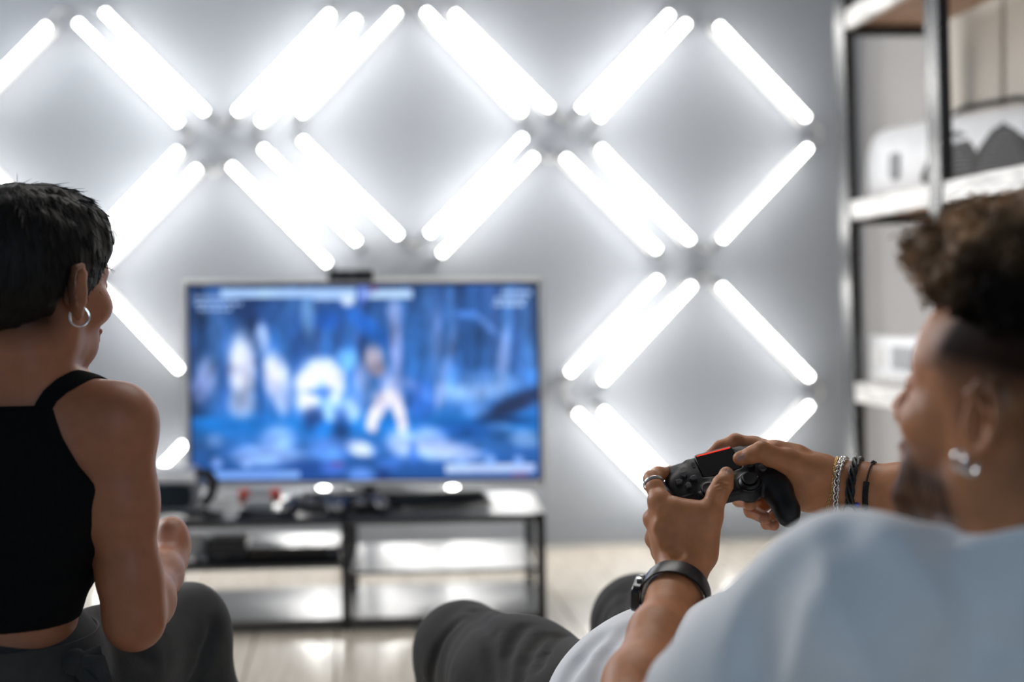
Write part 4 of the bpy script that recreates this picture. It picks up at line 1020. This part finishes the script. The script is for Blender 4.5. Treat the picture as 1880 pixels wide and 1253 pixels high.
crease(TS, ((1640, 1010), (1690, 1090), (1730, 1180)), 1.02, 1.6, .02, .028, .03, 'add')
for pts in (((1215, 1125), (1195, 1165), (1200, 1215)), ((1100, 1170), (1060, 1215), (1040, 1250)), ((1150, 1150), (1110, 1200), (1095, 1250)), ((1250, 1110), (1225, 1150), (1215, 1200))):
    crease(TS, pts, 1.5, 2.0, .009, .005, .016)
NLp, NLn = P(1830, 992, 1.20), nrm(UZ + mHf * .30)
def body_cover(X, Y, Z):
    sh_ = np.broadcast_shapes(X.shape, Y.shape, Z.shape)
    p = np.stack([np.broadcast_to(a, sh_).ravel() for a in (X, Y, Z)], 1)
    d = MB.at(p).reshape(sh_) - .009
    return np.maximum(d, (X - NLp[0]) * NLn[0] + (Y - NLp[1]) * NLn[1] + (Z - NLp[2]) * NLn[2]).astype(np.float32)
TS.put(body_cover, np.array([.18, 1.03, .34]), np.array([.80, 1.50, .66]), .016, pad=0)
TS.push(lambda X, Y, Z: .0022 * wob(X, Y, Z, 26, 8) + .0012 * wob(X, Y, Z, 60, 9))
me, _ = TS.mesh('shirt'); shirt = link('shirt', me, M['tee'], man)
bm = bmesh.new()
ring = []; nc = np.array([mh.p(-.02, 0, -.08)[0], mh.p(-.02, 0, -.08)[1], 0]); nc[2] = NLp[2] - ((nc[0] - NLp[0]) * NLn[0] + (nc[1] - NLp[1]) * NLn[1]) / NLn[2]
ea, eb = side_axes(NLn)
for i in range(48):
    th = 2 * math.pi * i / 48; d = ea * math.cos(th) + eb * math.sin(th)
    rs = np.arange(.03, .16, .001); f = MB.at(nc + d * rs[:, None]); k_ = int(np.argmax(f > .006)) if (f > .006).any() else 50
    ring.append(nc + d * rs[k_])
for _ in range(3): ring = [(ring[i - 1] + ring[i] * 2 + ring[(i + 1) % 48]) / 4 for i in range(48)]
tube(bm, ring, .0065, 8, closed=True); obj('collar', bm, M['tee'], shirt)
# trousers
def trousers(name, parent, pelv, pr, hips, knees, ankles, m, seed, waist_pl, folds, kr=.072, hr=.10, box_=None, k2=.04, fa=.0019):
    F = Field(axis_coords(box_[0], box_[1], .0062), axis_coords(box_[2], box_[3], .0066), axis_coords(-.005, box_[4], .0062))
    F.ell(pelv, pr, None, .02)
    for h, k_, a_ in zip(hips, knees, ankles):
        F.chain([h, h * .5 + k_ * .5, k_], [hr, (hr + kr) * .52, kr], k2); F.chain([k_, k_ * .5 + a_ * .5, a_], [kr, kr * .97, kr * .82], .025)
        F.plane(a_, nrm(a_ - k_), .006, lo=a_ - .12, hi=a_ + .12)
        F.cap(a_ - nrm(a_ - k_) * .05, a_ + nrm(a_ - k_) * .08, kr * .72, kr * .80, .004, op='cut')
        ax = nrm(k_ - h)
        def fold(X, Y, Z, k_=k_, ax=ax):
            r2 = (X - k_[0]) ** 2 + (Y - k_[1]) ** 2 + (Z - k_[2]) ** 2
            t = (X - k_[0]) * ax[0] + (Y - k_[1]) * ax[1] + (Z - k_[2]) * ax[2]
            return np.sin(t * 130 + 3.6 * wob(X, Y, Z, 22, seed + 1)) * fa * np.exp(-r2 / .028) * (.6 + .4 * wob(X, Y, Z, 30, seed + 2))
        F.push(fold, k_ - .3, k_ + .3)
    F.push(lambda X, Y, Z: .002 * wob(X, Y, Z, 24, seed) + .0012 * wob(X, Y, Z, 55, seed + 4))
    if waist_pl: F.plane(*waist_pl)
    for pts, y0, y1, r_, dep in folds: crease(F, pts, y0, y1, r_, dep, .014)
    me, _ = F.mesh(name); return link(name, me, m, parent), F
jm, JM = trousers('jeans', man, PELV - UZ * .005, (.172, .135, .115), (HIPL, HIPR), (KNL, KNR), (ANL, ANR), M['denim_m'], 21, None,
    [(((870, 1120), (900, 1165), (905, 1250)), 1.8, 2.4, .008, .004), (((960, 1150), (930, 1200), (925, 1250)), 1.7, 2.4, .008, .004), (((1000, 1165), (965, 1210), (955, 1250)), 1.7, 2.4, .008, .004), (((840, 1140), (800, 1200), (790, 1250)), 1.8, 2.4, .007, .003),
     (((1030, 1165), (990, 1225)), 1.7, 2.4, .006, .003), (((1150, 1085), (1140, 1130)), 2.0, 2.5, .007, .004), (((1185, 1085), (1180, 1130)), 2.0, 2.5, .007, .004)],
    kr=.073, hr=.105, box_=(-.24, .52, 1.60, 2.64, .40))
# hair: curls standing up from the crown
HF = Field(axis_coords(mh.c[0] - .17, mh.c[0] + .17, .0034), axis_coords(mh.c[1] - .17, mh.c[1] + .17, .0034), axis_coords(mh.c[2] - .02, mh.c[2] + .26, .0034))
HF.ell(mh.p(-.018, 0, .112), (.104 * 1.02, .082 * 1.02, .076), mh.M, .01)
HF.ell(mh.p(.052, 0, .132), (.054, .070, .046), mh.M, .03)
HF.ell(mh.p(.076, .006, .120), (.036, .052, .034), mh.M, .02)
HF.push(lambda X, Y, Z: .0058 * wob(X, Y, Z, 150, 31) + .0042 * wob(X, Y, Z, 280, 32) + .006 * wob(X, Y, Z, 60, 33))
HF.ell(mh.p(-.012, 0, .040), np.array([.096, .0735, .080]) * 1.02, mh.M, .01, 'cut')
me, V = HF.mesh('hair'); hL = mh.local(V)
lit_tip = ramp(hL[:, 0] + .5 * (hL[:, 2] - .1), .02, .10) * .75 + ramp(hL[:, 2], .12, .17) * .55  # brownish tips, with the rim light on front and top coloured in
lit_tip = np.clip(lit_tip * (.6 + .6 * np.clip(wob(V[:, 0], V[:, 1], V[:, 2], 120, 5), -.5, 1)), 0, 1)[:, None]
paint_mesh(me, rgb(24, 18, 15) * (1 - lit_tip) + rgb(186, 138, 92) * lit_tip)
hair = link('hair', me, M['hair_m'], man)
bm = bmesh.new(); cols = []
vi = RNG.choice(len(V), 1500); G = HF.grad(V[vi])
for p, g, i in zip(V[vi], G, vi):
    lp = mh.local(p[None])[0]
    if lp[2] < .075: continue
    x, y = side_axes(g); rr_ = RNG.uniform(.003, .0055); a0 = RNG.uniform(0, 6.3); n = 9
    h_ = RNG.uniform(.006, .016); nv = len(bm.verts)
    tube(bm, [p + g * (h_ * k / n - .003) + rr_ * (math.cos(a0 + k * .85) * x + math.sin(a0 + k * .85) * y) for k in range(n)], .0009, 3, cap=False)
    cols += [rgb(24, 18, 15) * (1 - lit_tip[i]) + rgb(190, 142, 96) * lit_tip[i]] * (len(bm.verts) - nv)
o = obj('curls', bm, M['hair_m'], hair); paint_mesh(o.data, np.array(cols)); o['kind'] = 'stuff'
# jewellery and watch, each a thing of its own
def ringthing(name, label, cat, pts, group=None):
    return tag(empty(name, tuple(np.mean(pts, 0))), label, cat, group)
pts, c = wrap(MB, *Q((1214, 926, 1.792), (1198, 884, 1.818)), .86, 28, (0, 0), .0002, .03)
bm = bmesh.new(); ax = nrm(P(1198, 884, 1.818) - P(1214, 926, 1.792)); ribbon(bm, pts, c, ax, .0042, .0016)
tag(obj('finger_ring', bm, M['steel']), 'plain silver band ring on the first finger of the hand with the watch', 'ring')
wa, wb = ELL, WRL; wax = nrm(wb - wa)
pts, c = wrap(MB, wa, wb, .868, 40, (0, 0), .004, .07)
tl = nrm(wax + nL * -.25 + np.array([.0, 0, .12]))
pts = [p - wax * (np.dot(p - c, nL) * -.25) for p in pts]
wt = ringthing('wrist_watch', 'black strapped square watch on the wrist below the ringed hand', 'watch', pts)
bm = bmesh.new(); ribbon(bm, pts, c, wax, .0255, .0028); obj('strap', bm, M['strap'], wt)
k_ = min(range(40), key=lambda i: pts[i][0] + .1 * pts[i][2]); wn = nrm(pts[k_] - c - wax * np.dot(pts[k_] - c, wax)); wside = np.cross(wn, wax)
WMx = frame(wax, wside, wn)
bm = bmesh.new(); prism(bm, rrect(.042, .036, .009, 5), pts[k_] + wn * .001, WMx, 0, .0105, .94); cs = obj('case', bm, M['blackgloss'], wt, bevel=.0015)
bm = bmesh.new(); prism(bm, rrect(.037, .031, .007, 5), pts[k_] + wn * .0112, WMx, 0, .001, .97); obj('dial', bm, M['blackglass'], cs)
bm = bmesh.new(); lathe(bm, pts[k_] + wn * .006 - wside * .018, -wside, [(.0034, 0), (.0034, .0028), (.0026, .0036), (0, .0037)], 16); obj('crown', bm, M['bead'] if False else M['steel'], cs)
k2 = (k_ + 22) % 40
for d2 in (0, 2):
    p_ = pts[(k2 + d2 * 2) % 40]; n_ = nrm(p_ - c - wax * np.dot(p_ - c, wax))
    bm = bmesh.new(); lathe(bm, p_ + n_ * .0018, n_, [(.0028, 0), (.0024, .0014), (0, .0018)], 14); obj('stud', bm, M['steel'], wt)
# bracelets on the other forearm
ba, bb = ELR, WRR; bax = nrm(bb - ba)
def tpos(px):
    ts = np.linspace(0, 1.1, 200); q = ba + (bb - ba) * ts[:, None]
    sx_ = [940 + FPX * np.dot(v - [0, 0, CAM_H], rt) / np.dot(v - [0, 0, CAM_H], fw) for v in q]
    return float(ts[int(np.argmin(abs(np.array(sx_) - px)))])
def sag(pts, c, drop):
    out = []
    for p in pts:
        h = np.clip((c[2] - p[2]) / .03, 0, 1.2); out.append(p - UZ * drop * h ** 2)
    return out
def links(ring_pts, n, R_, r_, m, parent, elong=1.3):
    L_ = np.array(ring_pts + ring_pts[:1]); s = np.concatenate([[0], np.cumsum(np.linalg.norm(np.diff(L_, axis=0), axis=1))])
    bm = bmesh.new(); tube(bm, [(R_ * elong * math.cos(t), R_ * math.sin(t), 0) for t in np.linspace(0, 2 * math.pi, 11)[:-1]], r_, 5, closed=True)
    me = bpy.data.meshes.new('link'); bmesh.ops.recalc_face_normals(bm, faces=bm.faces); bm.to_mesh(me); bm.free(); me.materials.append(m)
    for p in me.polygons: p.use_smooth = True
    for i in range(n):
        t = s[-1] * i / n; p = np.array([np.interp(t, s, L_[:, k]) for k in range(3)]); p2 = np.array([np.interp((t + .001) % s[-1], s, L_[:, k]) for k in range(3)])
        d = nrm(p2 - p); o_ = nrm(p - np.mean(L_[:-1], 0)); x = nrm(np.cross(d, o_)); o_ = np.cross(x, d)
        a = R(38) if i % 2 else R(-38); x2 = x * math.cos(a) + o_ * math.sin(a)
        ob = bpy.data.objects.new('link', me); C.objects.link(ob); ob.parent = parent
        Mx = Matrix(frame(d, x2, np.cross(d, x2)).tolist()).to_4x4(); Mx.translation = Vector(tuple(p)) - parent.location
        ob.matrix_local = Mx
pts, c = wrap(MB, ba, bb, tpos(1546), 44, (.0, .0), .0026); pts = sag(pts, c, .006)
o = ringthing('chain_bracelet', 'chunky silver curb chain bracelet on the bare forearm', 'bracelet', pts); links(pts, 50, .0037, .0012, M['chain'], o)
pts, c = wrap(MB, ba, bb, tpos(1536), 44, (.0, -.10), .0012); pts = sag([p + bax * max(0, c[2] - p[2]) * .35 for p in pts], c, .010)
o = ringthing('chain_bracelet', 'thin gold chain bracelet beside the chunky silver one', 'bracelet', pts); links(pts, 96, .0014, .00055, M['gold'], o, 1.5)
pts, c = wrap(MB, ba, bb, tpos(1571), 44, (0, 0), .0015)
o = ringthing('leather_bracelet', 'braided black leather bracelet with a round metal button', 'bracelet', pts)
for j in range(4):
    bm = bmesh.new(); tube(bm, [p + bax * (.0042 * math.sin(i / 44 * 2 * math.pi * 4 + j * 1.57)) + nrm(p - c) * (.0016 + .0012 * math.cos(i / 44 * 2 * math.pi * 4 + j * 1.57)) for i, p in enumerate(pts)], .0021, 6, closed=True)
    obj('strand', bm, M['leather'], o)
k_ = min(range(44), key=lambda i: (pts[i][2] - (c[2] - .020)) ** 2 + max(0, pts[i][1] - c[1]) * 9); n_ = nrm(pts[k_] - c)
bm = bmesh.new(); lathe(bm, pts[k_] + n_ * .002, n_, [(.0078, 0), (.0078, .003), (.006, .004), (0, .004)], 20); bs = obj('clasp', bm, M['leather'], o)
bm = bmesh.new(); lathe(bm, pts[k_] + n_ * .0055, n_, [(.0062, 0), (.0060, .0016), (.004, .0024), (0, .0026)], 20); obj('metal_button', bm, M['steel'], bs)
pts, c = wrap(MB, ba, bb, tpos(1600), 44, (0, .05), .0012); pts = sag(pts, c, .004)
o = ringthing('cord_bracelet', 'knotted black cord bracelet with hanging blue beads', 'bracelet', pts)
bm = bmesh.new(); tube(bm, pts, .0011, 6, closed=True); obj('cord', bm, M['cord'], o)
fr = [i for i in range(44) if pts[i][1] < c[1]]
bm = bmesh.new(); lw = sorted([pts[i] for i in fr if c[2] - .024 < pts[i][2] < c[2] + .017], key=lambda p: p[2])
q = []
for a, b in zip(lw, lw[1:]): q += [a * (1 - t) + b * t for t in (0, .25, .5, .75)]
tube(bm, q, [.0040 if i % 2 else .0033 for i in range(len(q))], 10); obj('knot_sleeve', bm, M['cord'], o)
bm = bmesh.new(); tp_ = max(pts, key=lambda p: p[2] - 3 * max(0, p[1] - c[1])); bmesh.ops.create_uvsphere(bm, u_segments=12, v_segments=8, radius=.0032, matrix=Matrix.Translation(tuple(tp_))); obj('end_bead', bm, M['padgloss'], o)
bpt = lw[0]
for dx, dz, r_, mt in ((0, -.006, .0052, 'bead'), (.010, -.007, .0054, 'bead'), (.011, .0045, .0036, 'bead')):
    bm = bmesh.new(); bmesh.ops.create_uvsphere(bm, u_segments=16, v_segments=10, radius=r_, matrix=Matrix.Translation(tuple(bpt + bax * dx + UZ * dz - np.array([0, .003, 0])))); obj('bead', bm, M[mt], o)
for k_, (px, py, rr_) in enumerate(((1773, 826, .0085), (1791, 838, .0082))):
    p = mh.p(-.012 + (.010 if k_ == 0 else .001), .083, -.030 if k_ == 0 else -.031); bm = bmesh.new()
    tube(bm, [p - UZ * rr_ * .6 + rr_ * (math.cos(t) * mh.M[:, 0] * .5 + math.cos(t) * mh.M[:, 1] * .5 + math.sin(t) * UZ) for t in np.linspace(0, 2 * math.pi, 21)[:-1]], .0022, 8, closed=True)
    tag(obj('hoop_earring', bm, M['chain']), 'thick silver hoop in the ear of the bearded man, %s' % ('nearer his face' if k_ == 0 else 'lower on the lobe'), 'earring', 'silver hoops of the bearded man')
# beanbag under the man
BF = Field(axis_coords(-.10, 1.15, .012), axis_coords(1.0, 2.3, .012), axis_coords(-.02, .66, .012))
BF.ell((.46, 1.66, .10), (.50, .46, .20), None, .02); BF.ell((.60, 1.42, .20), (.36, .30, .26), None, .12)
BF.ell(P(1770, 1075, 1.95), (.22, .20, .17), None, .06)
BF.push(lambda X, Y, Z: .006 * wob(X, Y, Z, 14, 41) + .003 * wob(X, Y, Z, 34, 42))
BF.plane((0, 0, 0), (0, 0, -1), .02)
for pts in (((1690, 985), (1740, 962), (1790, 965)), ((1700, 1000), (1750, 975), (1800, 985))):
    crease(BF, pts, 1.5, 2.3, .012, .007, .02)
me, _ = BF.mesh('beanbag'); tag(link('beanbag', me, M['bag']), 'grey canvas beanbag with soft folds under the man in the white tee', 'beanbag')
#WOMAN
# ------------------------------------------------------------------ the woman
wHf = nrm([.43, .90, 0]); wear = P(146, 533, 1.66); wHl = np.cross(UZ, wHf)
wh = Head(wear + wHl * .078 + wHf * .012 - UZ * .002, wHf, pitch=R(2), sc_=.91)
wS = np.array([0, 0, 0.])
wNK = P(32, 690, 1.71); wCH = P(2, 860, 1.72); wWA = P(-22, 1080, 1.72); wPE = P(-45, 1235, 1.74)
wSR = P(213, 775, 1.70); wSL = wNK * 2 - wSR; wSL = np.array([wSL[0] + .0, wSL[1] + .02, wSR[2]])
wER = P(247, 1140, 1.705); wWR = P(308, 1030, 1.905)
wEL = wSL + np.array([-.03, .12, -.22]); wWL = P(150, 985, 1.95)
wHR, wHL = P(35, 1306, 1.76), P(-115, 1306, 1.76)
wKR = P(342, 1158, 2.03); wKL = np.array([wPE[0] - .30, 2.02, wKR[2]])
wAR, wAL = np.array([wKR[0] + .02, 2.08, .06]), np.array([wPE[0] - .12, 2.10, .06])
WB = Field(axis_coords(-1.05, -.25, .007, ((-.66, -.44, .0036), (-.56, -.36, .005))), axis_coords(1.50, 2.30, .007, ((1.58, 1.82, .004),)), axis_coords(-.01, .95, .007, ((.66, .95, .0036),)))
tW = nrm(wSR - wSL); bW = np.cross(UZ, tW)
WB.ell(wCH, (.140, .092, .15), frame(tW, bW, UZ), .02); WB.ell(wWA, (.108, .082, .14), frame(tW, bW, UZ), .06); WB.ell(wPE, (.135, .102, .10), frame(tW, bW, UZ), .05)
WB.chain([wh.p(-.026, 0, -.045), wh.p(-.02, 0, -.095), wNK, wCH], [.050, .045, .050, .07], .022)
for s_ in (wSL, wSR): WB.cap(wNK - UZ * .035, s_ - UZ * .004, .034, .044, .040)
for s_ in (-1, 1): WB.ell(wCH + tW * s_ * .075 + bW * .055 + UZ * .045, (.055, .035, .065), frame(tW, bW, UZ), .04)
WB.chain([wSR, wSR * .6 + wER * .4, wSR * .2 + wER * .8, wER], [.044, .0365, .0325, .032], .03)
WB.chain([wER, wER * .7 + wWR * .3, wWR * .75 + wER * .25, wWR], [.033, .034, .027, .024], .02)
WB.chain([wSL, wEL, wWL], [.046, .034, .024], .02)
for h, k_, a_ in ((wHL, wKL, wAL), (wHR, wKR, wAR)):
    WB.chain([h, k_], [.075, .05], .04); WB.chain([k_, a_], [.05, .034], .02); WB.cap(a_ - UZ * .02, a_ + np.array([.0, .14, -.035]), .032, .022, .02)
wh.build(WB, male=False)
# right hand, closed round a small white gamepad
Qw = lambda *a: [P(x, y, Y) for x, y, Y in a]
WB.chain([wWR] + Qw((312, 1000, 1.93), (314, 978, 1.94)), [.024, .026, .022], .015)
for pts in (Qw((322, 985, 1.945), (326, 975, 1.965), (312, 974, 1.985), (296, 978, 1.985)), Qw((322, 1000, 1.945), (325, 995, 1.97), (310, 995, 1.985), (295, 998, 1.98)), Qw((320, 1014, 1.94), (323, 1012, 1.965), (309, 1014, 1.975), (297, 1016, 1.97)), Qw((318, 1026, 1.935), (320, 1027, 1.955), (308, 1030, 1.965), (298, 1031, 1.96))):
    WB.chain(pts, [.0095, .0085, .0078, .007], .005)
WB.chain(Qw((306, 992, 1.925), (308, 974, 1.925), (300, 969, 1.94), (292, 970, 1.955)), [.013, .0105, .0095, .008], .006)
WB.chain([wWL] + Qw((215, 985, 1.98), (240, 980, 1.99)), [.024, .026, .02], .015)
for j in range(4): WB.chain(Qw((240, 975 + j * 14, 1.99), (254, 976 + j * 14, 2.01), (262, 980 + j * 14, 1.99)), [.0095, .0085, .007], .004)
WB.chain(Qw((225, 975, 1.97), (245, 966, 1.97), (258, 968, 1.975)), [.012, .010, .008], .005)
mw, V = WB.mesh('person')
base = np.tile(rgb(168, 106, 74), (len(V), 1)); L = wh.local(V); f_, l_, u_ = L.T; inh = np.linalg.norm(L, axis=1) < .19
dab(ramp(-.018 - f_, -.012, .02) * ramp(u_, -.075, -.035) * inh * .9, rgb(30, 22, 18))
dab(np.exp(-((f_ - .016) / .008) ** 2) * ramp(u_, -.012, .012) * (abs(l_) > .05) * inh * .8, rgb(34, 25, 20))
dab(ramp(u_, .05, .07) * (f_ < .07) * inh, rgb(30, 22, 18))
dab(np.exp(-((u_ + .062) / .011) ** 2 - (l_ / .022) ** 2) * (f_ > .088) * inh, rgb(150, 78, 70))
dab(np.exp(-((u_ - .033) / .004) ** 2) * (abs(l_) > .014) * (abs(l_) < .05) * (f_ > .06) * inh * .8, rgb(30, 22, 18))
paint_mesh(mw, base)
woman = link('person', mw, M['skin_w'])
tag(woman, 'woman with short dark hair in a black cropped top, seen from behind at the left', 'person')
wh.eyes(woman)
# hair cap
HF = Field(axis_coords(wh.c[0] - .14, wh.c[0] + .14, .0032), axis_coords(wh.c[1] - .15, wh.c[1] + .15, .0032), axis_coords(wh.c[2] - .11, wh.c[2] + .16, .0032))
q = .90
HF.ell(wh.p(-.016, 0, .050), np.array([.111, .088, .094]) * q, wh.M, .01)
HF.ell(wh.p(-.040, 0, .028), np.array([.080, .078, .064]) * q, wh.M, .03)
HF.ell(wh.p(.035, 0, .070), np.array([.068, .074, .062]) * q, wh.M, .03)
HF.cap(wh.p(-.066, 0, .01), wh.p(-.066, 0, -.008), .045 * q, .034 * q, .03)
HF.push(lambda X, Y, Z: .0016 * wob(X * 1.8, Y * 1.8, Z * .7, 110, 51) + .0012 * wob(X * 2, Y * 2, Z * .6, 190, 52) + .002 * wob(X, Y, Z, 40, 53))
HF.ell(wh.p(-.012, 0, .044), np.array([.096, .0735, .082]) * q, wh.M, .004, 'cut')
HF.ell(wh.p(.085, 0, -.035), np.array([.055, .11, .088]) * q, wh.M, .012, 'cut')     # open round the face
for g in (-1, 1):
    HF.ell(wh.p(-.012, g * .085, -.020), np.array([.021, .036, .042]) * q, wh.M, .010, 'cut')     # and round the ears
    HF.ell(wh.p(.005, g * .090, -.052), np.array([.045, .045, .034]) * q, wh.M, .012, 'cut')
me, V = HF.mesh('hair'); hair = link('hair', me, M['hair_w'], woman)
bm = bmesh.new(); vi = RNG.choice(len(V), 2600); G = HF.grad(V[vi])
crown = wh.p(-.03, .01, .14)
for p, g in zip(V[vi], G):
    lp = wh.local(p[None])[0]
    if lp[2] < .0 or np.dot(g, p - wh.c) < 0: continue
    d = p - crown; d = d - g * np.dot(d, g)
    if np.linalg.norm(d) < .008: continue
    d = nrm(d + RNG.normal(size=3) * .012); ln = RNG.uniform(.010, .022); lift = RNG.uniform(0, .0008) if RNG.random() < .96 else RNG.uniform(.0015, .004)
    pts = []
    for k in range(4):
        a = p + d * ln * k / 3 + g * (.0004 + lift * (k / 3) ** 1.5); ff = HF.at(a)[0]
        if ff < .0003: a = a + HF.grad(a)[0] * (.0004 - ff)
        pts.append(a)
    tube(bm, pts, [.0004, .0004, .0003, .0001], 3, cap=False)
obj('strands', bm, M['hair_w'], hair)['kind'] = 'stuff'
# cropped top with one shoulder strap in view
TF = Field(axis_coords(-1.0, -.40, .0045), axis_coords(1.55, 1.95, .0045), axis_coords(.36, .80, .0045))
hem = P(60, 1172, 1.62)
TF.ell(wCH, (.153, .101, .16), frame(tW, bW, UZ), .02); TF.ell(wWA + UZ * .01, (.117, .093, .15), frame(tW, bW, UZ), .06)
for s_ in (-1, 1): TF.ell(wCH + tW * s_ * .075 + bW * .055 + UZ * .045, (.058, .038, .068), frame(tW, bW, UZ), .04)
TF.push(lambda X, Y, Z: .0016 * wob(X, Y, Z * 2, 36, 61) + .0022 * np.sin((Z - .45) * 150 + 2 * wob(X, Y, Z, 20, 62)) * np.exp(-((Z - .47) / .05) ** 2))
# straight edge across the back, armhole sweeping to the strap
a0, a1 = P(66, 748, 1.62), P(-60, 745, 1.62)
TF.plane((0, 0, a0[2]), (0, 0, 1), .003)
ah = [P(92, 752, 1.64), P(112, 805, 1.64), P(140, 860, 1.64), P(185, 905, 1.66)]
def armhole(X, Y, Z):
    zs_ = np.array([p[2] for p in ah][::-1]); xs_ = np.array([p[0] for p in ah][::-1])
    lim = np.interp(np.broadcast_to(Z, np.broadcast_shapes(X.shape, Y.shape, Z.shape)), zs_, xs_)
    return np.where(Z > zs_[0], (X - lim) * .8, -.05).astype(np.float32)
lo_, hi_ = [a[0] for a in TF.ax], [a[-1] for a in TF.ax]
TF.put(armhole, lo_, hi_, .003, 'and', 0)
cx_ = wCH[0]
TF.put(lambda X, Y, Z: armhole(2 * cx_ - X, Y, Z), lo_, hi_, .003, 'and', 0)
TF.plane(hem, (0, .0, -1), .003)
me, _ = TF.mesh('cropped_top'); top = link('cropped_top', me, M['top'], woman)
def strap_on(pts, name='shoulder_strap'):
    bm = bmesh.new(); rows = []
    cv = []
    for a, b in zip(pts, pts[1:]): cv += [a * (1 - t) + b * t for t in np.linspace(0, 1, 6)[:-1]]
    cv.append(pts[-1])
    for i, p in enumerate(cv):
        for _ in range(6): p = p - WB.grad(p)[0] * WB.at(p)[0]
        cv[i] = p
    for i, p in enumerate(cv):
        d = nrm(cv[min(i + 1, len(cv) - 1)] - cv[max(i - 1, 0)]); n = WB.grad(p)[0]; w_ = nrm(np.cross(d, n))
        rows.append([bm.verts.new(tuple(p + w_ * a * .0098 + n * b)) for a, b in ((-1, -.002), (-1, .0035), (0, .005), (1, .0035), (1, -.002))])
    for A, B in zip(rows, rows[1:]):
        for j in range(4): bm.faces.new((A[j], A[j + 1], B[j + 1], B[j]))
    return obj(name, bm, M['top'], top)
p0 = [WB.see(*q_, 1.5, 1.9)[0] for q_ in ((77, 772), (80, 748), (92, 728), (112, 710), (143, 695))]
fr_ = p0[-1] + np.array([.012, .05, -.004]); strap_on(p0 + [fr_, fr_ + np.array([.0, .03, -.05])])
p1 = [np.array([2 * cx_ - p[0], p[1] + .004, p[2]]) for p in p0]; strap_on(p1)
# jeans
jw, JW = trousers('jeans', woman, wPE + UZ * .01, (.156, .124, .106), (wHL, wHR), (wKL, wKR), (wAL, wAR), M['denim_w'], 71, ((wPE[0], 1.63, P(50, 1190, 1.62)[2]), (-.06, -.12, .98), .003, (wPE[0] - .175, 1.5, .25), (wPE[0] + .175, 1.83, .60)),
    [(((395, 1150), (380, 1200), (360, 1250)), 1.7, 2.3, .008, .006), (((240, 1190), (280, 1215)), 1.6, 2.2, .006, .003)], kr=.061, hr=.088, fa=.0009, box_=(-1.1, -.33, 1.52, 2.26, .50))
bm = bmesh.new(); zt = P(50, 1190, 1.62)[2]; ring = []
for i in range(60):
    th = 2 * math.pi * i / 60; d = tW * math.cos(th) + bW * math.sin(th); ring.append((wPE * [1, 1, 0]) + d * np.array([.164 * (1), .119, 1]) [0] * 0 + tW * math.cos(th) * .158 + bW * math.sin(th) * .115 + UZ * (zt - .030))
for i in range(60):
    p = ring[i]; c_ = wPE * [1, 1, 0] + UZ * p[2]; d = nrm(p - c_); rs = np.arange(.06, .22, .001); f = JW.at(c_ + d * rs[:, None]); k_ = int(np.argmax(f > 0)) if (f > 0).any() else 85; ring[i] = c_ + d * (rs[min(k_, 85)] + .0005)
ribbon(bm, ring, wPE * [1, 1, 0] + UZ * ring[0][2], UZ, .040, .003); obj('waistband', bm, M['denim_w'], jw)
kp = P(138, 1216, 1.68)
bm = bmesh.new()
for e in ((.0, .0, .0, .024, .020, -.022, .03), (.0, 0, 0, .040, -.006, -.035, .03), (0, 0, 0, .03, -.012, -.075, .024), (0, 0, 0, .05, .0, -.08, .02)):
    q0 = kp + np.array(e[:3]); q2 = kp + np.array([e[3], e[4], e[5]]); q1 = (q0 + q2) / 2 + np.array([.008, 0, .016])
    tube(bm, [q0, q1, q2, q2 + np.array([-.008, .004, -.02])], [.010, .013, .010, .005], 8)
bmesh.ops.create_uvsphere(bm, u_segments=12, v_segments=8, radius=.016, matrix=Matrix.Translation(tuple(kp)))
obj('belt_knot', bm, M['denim_w'], jw)
# hoop earring
p = wh.p(-.012 + .002, -.081, -.020); rr_ = .0112
bm = bmesh.new(); a_ = nrm(rt * .96 + wHf * .2)
tube(bm, [p - UZ * rr_ * .95 + rr_ * (math.cos(t) * a_ + math.sin(t) * UZ) for t in np.linspace(0, 2 * math.pi, 33)[:-1]], .0014, 8, closed=True)
tag(obj('hoop_earring', bm, M['chain']), 'thin silver hoop hanging from the ear of the woman', 'earring')
# her gamepad and the seat
gc = P(288, 972, 1.965)
o = tag(empty('white_gamepad', tuple(gc)), 'small white gamepad held low by the woman, mostly behind her arm', 'gamepad')
bm = bmesh.new(); bmesh.ops.create_uvsphere(bm, u_segments=20, v_segments=12, radius=1, matrix=Matrix.Translation(tuple(gc + np.array([-.028, .01, 0]))) @ Matrix.Diagonal((.045, .03, .014, 1)))
for s_ in (-1, 1): tube(bm, [gc + np.array([-.028 + s_ * .03, 0, 0]), gc + np.array([-.028 + s_ * .042, -.03, -.012]), gc + np.array([-.028 + s_ * .044, -.045, -.02])], [.016, .014, .009], 10)
obj('shell', bm, M['white'], o)
bm = bmesh.new()
for dx in (-.012, .0): lathe(bm, gc + np.array([dx - .008, .008, .012]), UZ, [(.006, 0), (.005, .006), (.008, .008), (0, .009)], 12)
obj('thumbstick', bm, M['white'], o)
PF = Field(axis_coords(-1.1, -.42, .012), axis_coords(1.52, 2.0, .012), axis_coords(-.02, .30, .012))
sc_ = wPE * [1, 1, 0]
PF.rbox(sc_ + np.array([0, .0, .115]), (.25, .19, .115), .06, np.eye(3)); PF.push(lambda X, Y, Z: .004 * wob(X, Y, Z, 18, 81))
me, _ = PF.mesh('floor_cushion'); tag(link('floor_cushion', me, M['bag']), 'thick grey floor cushion that the woman sits on', 'cushion')
